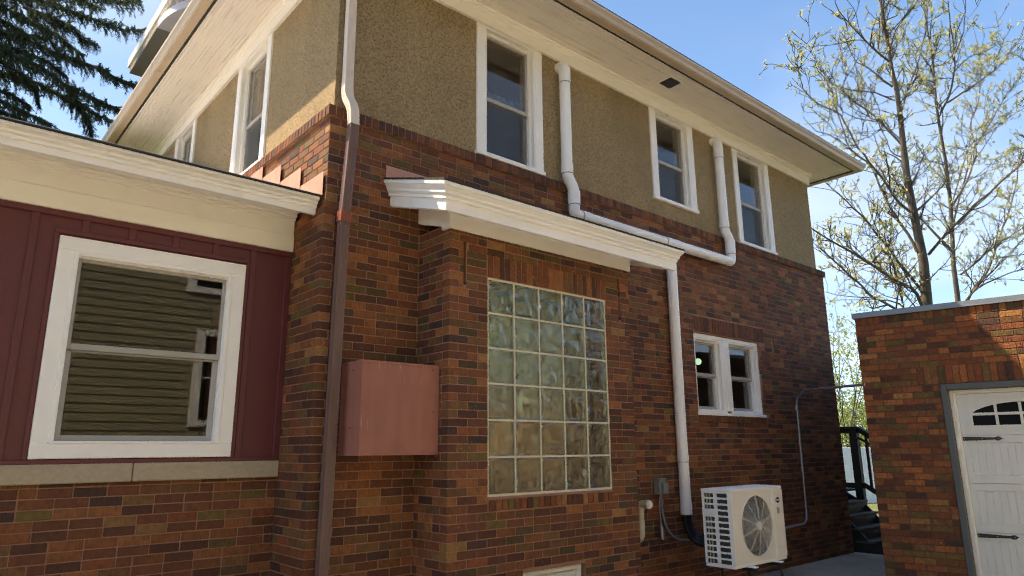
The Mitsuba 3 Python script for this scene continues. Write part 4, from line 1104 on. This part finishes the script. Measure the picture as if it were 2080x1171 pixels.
def grow_tree(key, limbs, base_depth, r0, seed, twig_len, n_twig, leaf_size, n_leaf, thin=0.72, spread=1.0, leafmat='m_leaf'):
    """limbs: [(points along a limb, start radius, end radius)]; each limb drifts off in depth as it leaves the trunk, so the crown is round."""
    rg = np.random.default_rng(seed)
    tw_V, tw_F, LV, done = [], [], [], []
    off = 0
    def add_tube(p, r, s=4):
        nonlocal off
        m = tube(p, r, s, False); tw_V.append(np.asarray(m.vertices)); tw_F.append(np.asarray(m.faces) + off); off += len(m.vertices)
    def leaves(p, k, size):
        k = rg.poisson(k)
        for _ in range(k):
            d = rg.normal(size=3); d /= np.linalg.norm(d); u = np.cross(d, rg.normal(size=3)); u /= np.linalg.norm(u) + 1e-9
            s = size * rg.uniform(0.4, 1.3); b = p + rg.normal(0, size * 0.30, 3)
            LV.append([b, b + d * s * .5 + u * s * .26, b + d * s, b + d * s * .5 - u * s * .26])
    def twig(b0, d, L, r, level):
        m = 7 if level == 0 else 4
        pp = [b0]
        for j in range(m):
            d = d + rg.normal(0, 0.15, 3) + np.array([0, 0, 0.06]); d /= np.linalg.norm(d); pp.append(pp[-1] + d * L / m)
        pp = np.array(pp); add_tube(pp, np.linspace(r, max(0.0075, r * 0.45), m + 1), 4 if level == 0 else 3)
        if level >= 1 or rg.random() < 0.8: leaves(pp[-1], n_leaf, leaf_size)
        if level < 2:
            for _ in range(int(L * (3.2 if level == 0 else 3.0)) + 1):
                j = rg.integers(1, m + 1); e = rg.normal(size=3) * 0.75 + d * 0.7 + np.array([0, 0, 0.25]); e /= np.linalg.norm(e)
                twig(pp[j], e, L * rg.uniform(0.22, 0.5), max(0.0078, r * 0.58), level + 1)
        elif rg.random() < 0.4: leaves(pp[2], n_leaf * 0.6, leaf_size * .8)
    for li, (pts, ra, rb) in enumerate(limbs):
        if li: ra, rb = ra * thin, rb * thin
        pts = np.array(pts, float)
        seg = np.r_[0, np.cumsum(np.linalg.norm(np.diff(pts, axis=0), axis=1))]
        n = max(6, int(seg[-1] / 18))
        q = np.linspace(0, seg[-1], n)
        P2 = np.stack([np.interp(q, seg, pts[:, 0]), np.interp(q, seg, pts[:, 1])], 1)
        if li: P2[1:-1] += (np.cumsum(rg.normal(0, 2.0, (n - 2, 2)), 0) * 0.5 + rg.normal(0, 0.8, (n - 2, 2))) * np.sin(np.linspace(0, np.pi, n - 2))[:, None]
        d0 = base_depth
        if done:
            A = np.vstack(done); k = np.hypot(A[:, 0] - pts[0, 0], A[:, 1] - pts[0, 1]).argmin()
            if np.hypot(*(A[k, :2] - pts[0])) < 40: d0 = A[k, 2]
        drift = 0.0 if li == 0 else rg.uniform(-1.0, 1.0) * spread * seg[-1] / FPX * base_depth * 0.8
        dep = d0 + drift * (q / seg[-1]) ** 1.1
        done.append(np.column_stack([P2, dep]))
        P = np.array([cam_pt(a, b, d) for (a, b), d in zip(P2, dep)])
        R = ra + (rb - ra) * (q / seg[-1]) ** 0.8 if li else rb + (ra - rb) * (1 - q / seg[-1]) ** 1.35
        obj('trunk' if li == 0 else 'limb', tube(P, R, 12 if li == 0 else 8), 'm_bark', key, smooth=60)
        L = np.r_[0, np.cumsum(np.linalg.norm(np.diff(P, axis=0), axis=1))]
        for _ in range(max(2, int(L[-1] * n_twig))):
            f = rg.uniform(0.10 if li else 0.35, 1.0) * L[-1]
            if rg.random() < 0.10: f = L[-1]
            b0 = np.array([np.interp(f, L, P[:, c]) for c in range(3)])
            i = min(np.searchsorted(L, f), n - 1); tdir = P[i] - P[max(i - 1, 0)]; tdir = tdir / (np.linalg.norm(tdir) + 1e-9)
            d = rg.normal(size=3) * np.array([1, 1, 0.7]) + 0.9 * tdir + np.array([0, 0, 0.5]); d /= np.linalg.norm(d)
            ln_ = twig_len * rg.uniform(0.35, 1.3) * (1.2 - 0.6 * f / L[-1])
            twig(b0, d, ln_, min(0.024, np.interp(f, L, R) * 0.7) * rg.uniform(0.55, 1.0), 0)
    obj('twigs', tm(np.vstack(tw_V), np.vstack(tw_F)), 'm_twig', key, kind='stuff')
    V = np.array(LV).reshape(-1, 3); q = np.arange(len(LV))[:, None] * 4
    obj('crown', tm(V, np.vstack([q + [0, 1, 2], q + [0, 2, 3]])), leafmat, key, kind='stuff')


c5 = lambda *p: [(1600 + a / 3.444, 300 + b / 3.444) for a, b in p]
c4 = lambda *p: [(1600 + a / 3.904, b / 3.904) for a, b in p]
t1 = thing('budding_tree', 'tall tree with pale bark just coming into leaf behind the garage corner, nearest the house', 'tree')
mpx = 17.5 / FPX
grow_tree(t1, [
    (c5((1000, 1700), (975, 1100), (950, 800), (910, 600), (880, 450), (842, 250), (815, 50)) + c4((890, 900), (862, 700), (825, 560), (802, 400), (770, 200), (735, 0), (720, -250)), 13.5 * mpx, 2.2 * mpx),
    (c5((960, 1150), (890, 1000), (700, 900), (520, 790), (350, 690), (165, 565)), 5.5 * mpx, 1.6 * mpx),
    (c5((940, 1010), (890, 940), (780, 820), (700, 710), (620, 600), (540, 510), (400, 370), (270, 250)), 4.5 * mpx, 1.2 * mpx),
    (c5((905, 730), (860, 630), (760, 490), (700, 380), (640, 250), (590, 110), (441, 8)) + c4((420, 960), (360, 780), (350, 560), (420, 400)), 4.5 * mpx, 0.8 * mpx),
    (c5((880, 470), (760, 370), (680, 240), (540, 60), (494, 8)) + c4((420, 900), (250, 840), (120, 700), (85, 560)), 4.0 * mpx, 0.8 * mpx),
    (c5((985, 750), (1060, 660), (1130, 580), (1230, 480), (1380, 340), (1500, 235), (1640, 110), (1760, -40)), 4.2 * mpx, 1.4 * mpx),
    (c5((905, 440), (1000, 360), (1100, 240), (1150, 120)), 3.2 * mpx, 1.0 * mpx),
    (c5((900, 1250), (740, 1125), (560, 1040), (470, 940), (350, 820), (222, 700)), 4.2 * mpx, 1.6 * mpx),
    (c5((880, 1200), (800, 1100), (700, 1070), (560, 1045), (350, 1035), (265, 1010)), 2.6 * mpx, 0.9 * mpx),
    (c5((850, 1300), (805, 1110), (780, 950), (720, 780), (650, 640), (580, 480), (560, 360)), 3.2 * mpx, 1.0 * mpx),
    (c5((980, 1220), (880, 1100), (760, 960), (640, 890), (495, 845)), 2.6 * mpx, 0.9 * mpx),
    (c4((905, 1150), (870, 1110), (740, 980), (620, 890), (480, 790), (330, 670), (240, 540), (150, 350), (200, 280)), 3.6 * mpx, 0.8 * mpx),
    (c4((850, 800), (700, 740), (560, 740), (420, 700), (300, 640)), 2.4 * mpx, 0.8 * mpx),
    (c4((830, 690), (760, 640), (640, 540), (560, 520), (500, 420)), 2.6 * mpx, 0.8 * mpx),
    (c4((805, 490), (700, 410), (600, 310), (480, 190), (380, 60), (370, -60)), 3.0 * mpx, 0.9 * mpx),
    (c4((890, 950), (940, 720), (1000, 500), (1060, 300), (1080, 80), (1090, -80)), 2.8 * mpx, 0.9 * mpx),
    (c4((800, 420), (870, 200), (1000, 80), (1060, -60)), 2.2 * mpx, 0.8 * mpx),
    (c4((790, 330), (740, 150), (770, -60)), 2.4 * mpx, 0.8 * mpx),
    (c4((640, 920), (580, 760), (585, 560), (575, 400)), 1.8 * mpx, 0.7 * mpx),
    (c4((470, 1160), (330, 1060), (200, 1020), (120, 930)), 1.8 * mpx, 0.7 * mpx),
], 17.5, 13.5 * mpx, 11, 1.15, 3.9, 0.100, 2.4)
t2 = thing('budding_tree', 'second budding tree with a thinner trunk rising behind the garage roof further right', 'tree')
mpx = 22 / FPX
grow_tree(t2, [
    (c5((1200, 1700), (1190, 1060), (1160, 830), (1150, 600), (1140, 400), (1110, 130)) + c4((1190, 920), (1172, 760), (1160, 600), (1140, 400), (1110, 250), (1080, 60), (1060, -200)), 6.5 * mpx, 1.4 * mpx),
    (c5((1150, 730), (1050, 620), (940, 500), (865, 440), (825, 360), (740, 190), (640, 20), (600, -100)), 4.0 * mpx, 1.2 * mpx),
    (c5((1150, 410), (1250, 250), (1330, 30)) + c4((1420, 1000), (1490, 850), (1530, 620), (1510, 370), (1470, 210)), 3.0 * mpx, 0.8 * mpx),
    (c5((1220, 1150), (1300, 980), (1380, 880), (1450, 670), (1540, 450), (1600, 200), (1640, -40)), 4.2 * mpx, 1.4 * mpx),
    (c5((1240, 1080), (1400, 880), (1550, 740), (1670, 620)), 3.0 * mpx, 1.4 * mpx),
    (c5((1210, 890), (1330, 800), (1440, 700), (1560, 620), (1680, 540)), 2.6 * mpx, 1.0 * mpx),
    (c5((1320, 990), (1420, 930), (1560, 890), (1680, 820)), 2.4 * mpx, 1.0 * mpx),
    (c5((1190, 540), (1280, 440), (1420, 330), (1520, 220), (1640, 100)), 2.8 * mpx, 1.0 * mpx),
    (c4((1175, 770), (1080, 660), (1000, 560), (930, 400), (900, 250)), 2.4 * mpx, 0.9 * mpx),
    (c4((1210, 900), (1275, 780), (1320, 600), (1328, 400), (1295, 200), (1272, 0), (1262, -100)), 3.0 * mpx, 1.0 * mpx),
    (c4((1270, 815), (1400, 730), (1530, 640), (1700, 500), (1830, 330), (1880, 200)), 2.6 * mpx, 0.9 * mpx),
    (c5((1150, 560), (1215, 300), (1280, 90)) + c4((1480, 1190), (1560, 1080), (1640, 920), (1720, 780), (1810, 660), (1890, 500)), 2.8 * mpx, 1.0 * mpx),
    (c4((1330, 560), (1440, 440), (1600, 400), (1690, 320)), 1.8 * mpx, 0.7 * mpx),
    (c4((1330, 420), (1390, 280), (1410, 120), (1412, -20)), 1.8 * mpx, 0.7 * mpx),
    (c5((1140, 420), (1215, 180)) + c4((1420, 1160), (1560, 1060), (1720, 950), (1890, 850)), 2.0 * mpx, 0.8 * mpx),
], 22.0, 6.5 * mpx, 12, 1.25, 3.0, 0.118, 2.4)


def shrub(label, px, depth, h, w, n, seed, leafmat='m_shrub', nl=5):
    key = thing('leafy_shrub', label, 'shrub')
    b = cam_pt(px, 1000, depth); b[2] = -0.2
    rg = np.random.default_rng(seed)
    TV, TF, off, LV = [], [], 0, []
    for i in range(n):
        a = rg.uniform(0, 2 * math.pi); p = [b + np.array([math.cos(a), math.sin(a), 0]) * rg.uniform(0, w * 0.35)]
        d = np.array([math.cos(a) * rg.uniform(0.05, 0.55), math.sin(a) * rg.uniform(0.05, 0.55), 1.0]); hh = h * rg.uniform(0.45, 1.0)
        for j in range(10):
            d = d + rg.normal(0, 0.13, 3); d /= np.linalg.norm(d); p.append(p[-1] + d * hh / 10)
            if j > 1:
                for _ in range(3):
                    e = rg.normal(size=3); e[2] = abs(e[2]) * .6; e /= np.linalg.norm(e); q = p[-1] + e * rg.uniform(0.15, 0.6)
                    m = tube([p[-1], (p[-1] + q) / 2 + rg.normal(0, .03, 3), q], [0.008, 0.005, 0.003], 3, False); TV.append(m.vertices); TF.append(m.faces + off); off += len(m.vertices)
                    for _2 in range(nl):
                        dd = rg.normal(size=3); dd /= np.linalg.norm(dd); u = np.cross(dd, rg.normal(size=3)); u /= np.linalg.norm(u); s = rg.uniform(0.07, 0.15); bb = q + rg.normal(0, 0.12, 3)
                        LV.append([bb, bb + dd * s * .5 + u * s * .25, bb + dd * s, bb + dd * s * .5 - u * s * .25])
        obj('stem', tube(p, np.linspace(0.025, 0.006, 11), 5, False), 'm_twig', key)
    obj('twigs', tm(np.vstack(TV), np.vstack(TF)), 'm_twig', key, kind='stuff')
    V = np.array(LV).reshape(-1, 3); q = np.arange(len(LV))[:, None] * 4
    obj('foliage', tm(V, np.vstack([q + [0, 1, 2], q + [0, 2, 3]])), leafmat, key, kind='stuff')


shrub('tall loose shrub with fresh green leaves in the gap between house and garage', 1728, 24.5, 7.6, 3.4, 34, 21, nl=8)
shrub('dense twiggy shrub rising behind the white fence', 1735, 27, 5.0, 4.0, 44, 22, nl=9)
FN = thing('white_fence', 'white board fence seen through the stair railing', 'fence')
p0 = np.array([17.0, 7.5]); fd = np.array([0.80, -0.60])
for k in range(40):
    q = p0 + fd * (k * 0.152)
    a = np.array([q[0], q[1], -0.15]); F_ = Frame(a, (fd[0], fd[1], 0), (-fd[1] * -1, -fd[0], 0) if False else (fd[1], -fd[0], 0))
    obj('board', F_(bev((0.002, -0.012, 0.0), (0.148, 0.012, 1.70), 0.004)), 'm_vinyl', FN)

# spruce
SP = thing('spruce_tree', 'dark spruce with drooping boughs above the addition roof', 'tree')
rg = np.random.default_rng(5)
sd = 11.5
c6 = lambda *p: [(a / 4.183, b / 4.183) for a, b in p]
boughs = [c6((-700, -260), (0, -60), (300, 0), (520, 60), (700, 130), (880, 190), (1050, 255), (1215, 252)), c6((-700, -100), (-50, 40), (150, 110), (350, 225), (480, 290), (600, 385), (690, 460)),
          c6((-700, 80), (-50, 240), (300, 365), (480, 455), (650, 510), (830, 575), (1000, 670), (1190, 740)), c6((-700, 230), (-50, 400), (250, 520), (400, 600), (550, 715), (700, 775), (850, 865), (1045, 945)),
          c6((-700, 430), (-50, 600), (300, 700), (480, 785), (650, 870), (800, 965), (1000, 1045)), c6((300, -220), (650, -110), (870, -40), (1000, 15), (1185, 5)), c6((200, 60), (500, 175), (640, 255), (720, 345), (815, 375)),
          c6((-700, 640), (-100, 800), (200, 950), (440, 1065)), c6((-700, 560), (-300, 700), (100, 800), (250, 900)), c6((-500, -300), (100, -150), (400, -80), (640, -20), (830, 60)), c6((-700, 330), (-100, 470), (150, 600), (300, 760), (330, 880)),
          c6((-700, 0), (0, 160), (250, 300), (420, 330), (520, 480)), c6((-700, 150), (-100, 330), (200, 440), (400, 520), (560, 640)), c6((560, 700), (650, 860), (740, 1000), (770, 1150)), c6((-700, 760), (-200, 900), (50, 960), (300, 1080))]
NV, TVs, TFs, off = [], [], [], 0
trunk_b = cam_pt(-330, 600, sd + 0.6); trunk_b[2] = -0.2
obj('trunk', tube([trunk_b, trunk_b + [0.05, 0, 5], trunk_b + [0, 0.05, 10], trunk_b + [0, 0, 14]], [0.26, 0.2, 0.12, 0.03], 12), 'm_bark', SP, smooth=60)
def spray(p, d, L, width):
    """A shoot with needles all round it."""
    n = max(4, int(L / 0.022))
    for i in range(n):
        b = p + d * (L * i / n)
        for _ in range(3):
            e = rg.normal(size=3); e -= (e @ d) * d; e /= np.linalg.norm(e) + 1e-9
            tip = b + (e * 0.8 + d * 0.6) * width * rg.uniform(0.7, 1.2); s = np.cross(e, d) * width * 0.17
            NV.append([b - s, b + s, tip])
for bi, pts in enumerate(boughs):
    pts = np.array(pts); seg = np.r_[0, np.cumsum(np.linalg.norm(np.diff(pts, axis=0), axis=1))]
    n = int(seg[-1] / 4); q = np.linspace(0, seg[-1], n)
    dep = sd + rg.uniform(-1.3, 1.3) * (q / seg[-1])
    P = np.array([cam_pt(np.interp(a, seg, pts[:, 0]), np.interp(a, seg, pts[:, 1]), dd) for a, dd in zip(q, dep)])
    obj('bough', tube(P, np.linspace(0.035, 0.006, n), 6), 'm_bark', SP)
    for i in range(2, n):
        if P[i] @ RGT - CAM @ RGT < -0.80 * ((P[i] - CAM) @ FWD): continue
        bd_ = P[i] - P[i - 1]; bd_ /= np.linalg.norm(bd_)
        fr = i / n
        for _ in range(4):
            side = np.cross(bd_, [0, 0, 1]) * rg.choice([-1, 1])
            d = side * rg.uniform(0.2, 1.0) + bd_ * rg.uniform(0.1, 0.9) + np.array([0, 0, rg.uniform(-1.1, 0.25)]); d /= np.linalg.norm(d)
            L = rg.uniform(0.10, 0.42) * (1.25 - 0.85 * fr)
            m = tube([P[i], P[i] + d * L], [0.006, 0.003], 3, False); TVs.append(m.vertices); TFs.append(m.faces + off); off += len(m.vertices)
            spray(P[i], d, L, 0.045)
            if rg.random() < 0.55:
                d2 = d * 0.5 + np.array([0, 0, -1.0]) + rg.normal(0, 0.2, 3); d2 /= np.linalg.norm(d2)
                spray(P[i] + d * L * rg.uniform(0.3, 0.9), d2, rg.uniform(0.08, 0.30) * (1.2 - 0.6 * fr), 0.042)
obj('twigs', tm(np.vstack(TVs), np.vstack(TFs)), 'm_twig', SP, kind='stuff')
V = np.array(NV).reshape(-1, 3)
obj('needles', tm(V, np.arange(len(V)).reshape(-1, 3)), 'm_needle', SP, kind='stuff')

# ------------------------------------------------------------------ the neighbour's house behind the camera (seen in the panes, lights the wall)
NB = thing('neighbour_house', 'yellow clapboard house across the driveway, reflected in the window panes', 'house')
NY = -7.3
NBF = Frame((0, NY, 0), (1, 0, 0), (0, 1, 0))
nw = [(1.70, 2.60, 2.15, 3.70), (1.45, 2.35, 4.62, 6.05), (-4.6, -3.7, 2.15, 3.70), (5.2, 6.1, 2.15, 3.7)]
obj('wall', bev((-13, NY - 6, -0.3), (10, NY - 0.002, 6.6), 0.01), 'm_siding', NB)
sid = []
for k in range(44):
    z = k * 0.15
    free = [(-13.0, 10.0)]
    for (a, b, c, d) in nw:
        if z + .15 > c - .12 and z < d + .12: free = [x for (p, q) in free for x in (((p, a - .16), (b + .16, q)) if p < a and q > b else ((p, q),))]
    for p, q in free:
        sid.append(loft([(p, NY, z), (p, NY + .026, z), (p, NY + .006, z + .155), (p, NY, z + .145)], [(q, NY, z), (q, NY + .026, z), (q, NY + .006, z + .155), (q, NY, z + .145)]))
obj('siding_boards', cat(sid), 'm_siding', NB, kind='stuff')
for (a, b, c, d) in nw:
    w = obj('window', cat([fb(NBF, a - .16, a, 0, .06, c - .12, d + .12), fb(NBF, b, b + .16, 0, .06, c - .12, d + .12), fb(NBF, a, b, 0, .059, d, d + .12), fb(NBF, a, b, 0, .07, c - .12, c), fb(NBF, a, b, 0, .03, (c + d) / 2 - .02, (c + d) / 2 + .02)]), 'm_vinyl', NB)
    obj('pane', fb(NBF, a, b, 0.002, 0.012, c, d, 0.001), 'm_dark_glass', w)
obj('roof', loft([(-13.4, NY + .4, 6.6), (-13.4, NY - 3, 9.0), (-13.4, NY - 6.4, 6.6)], [(10.4, NY + .4, 6.6), (10.4, NY - 3, 9.0), (10.4, NY - 6.4, 6.6)]), 'm_roof', NB)
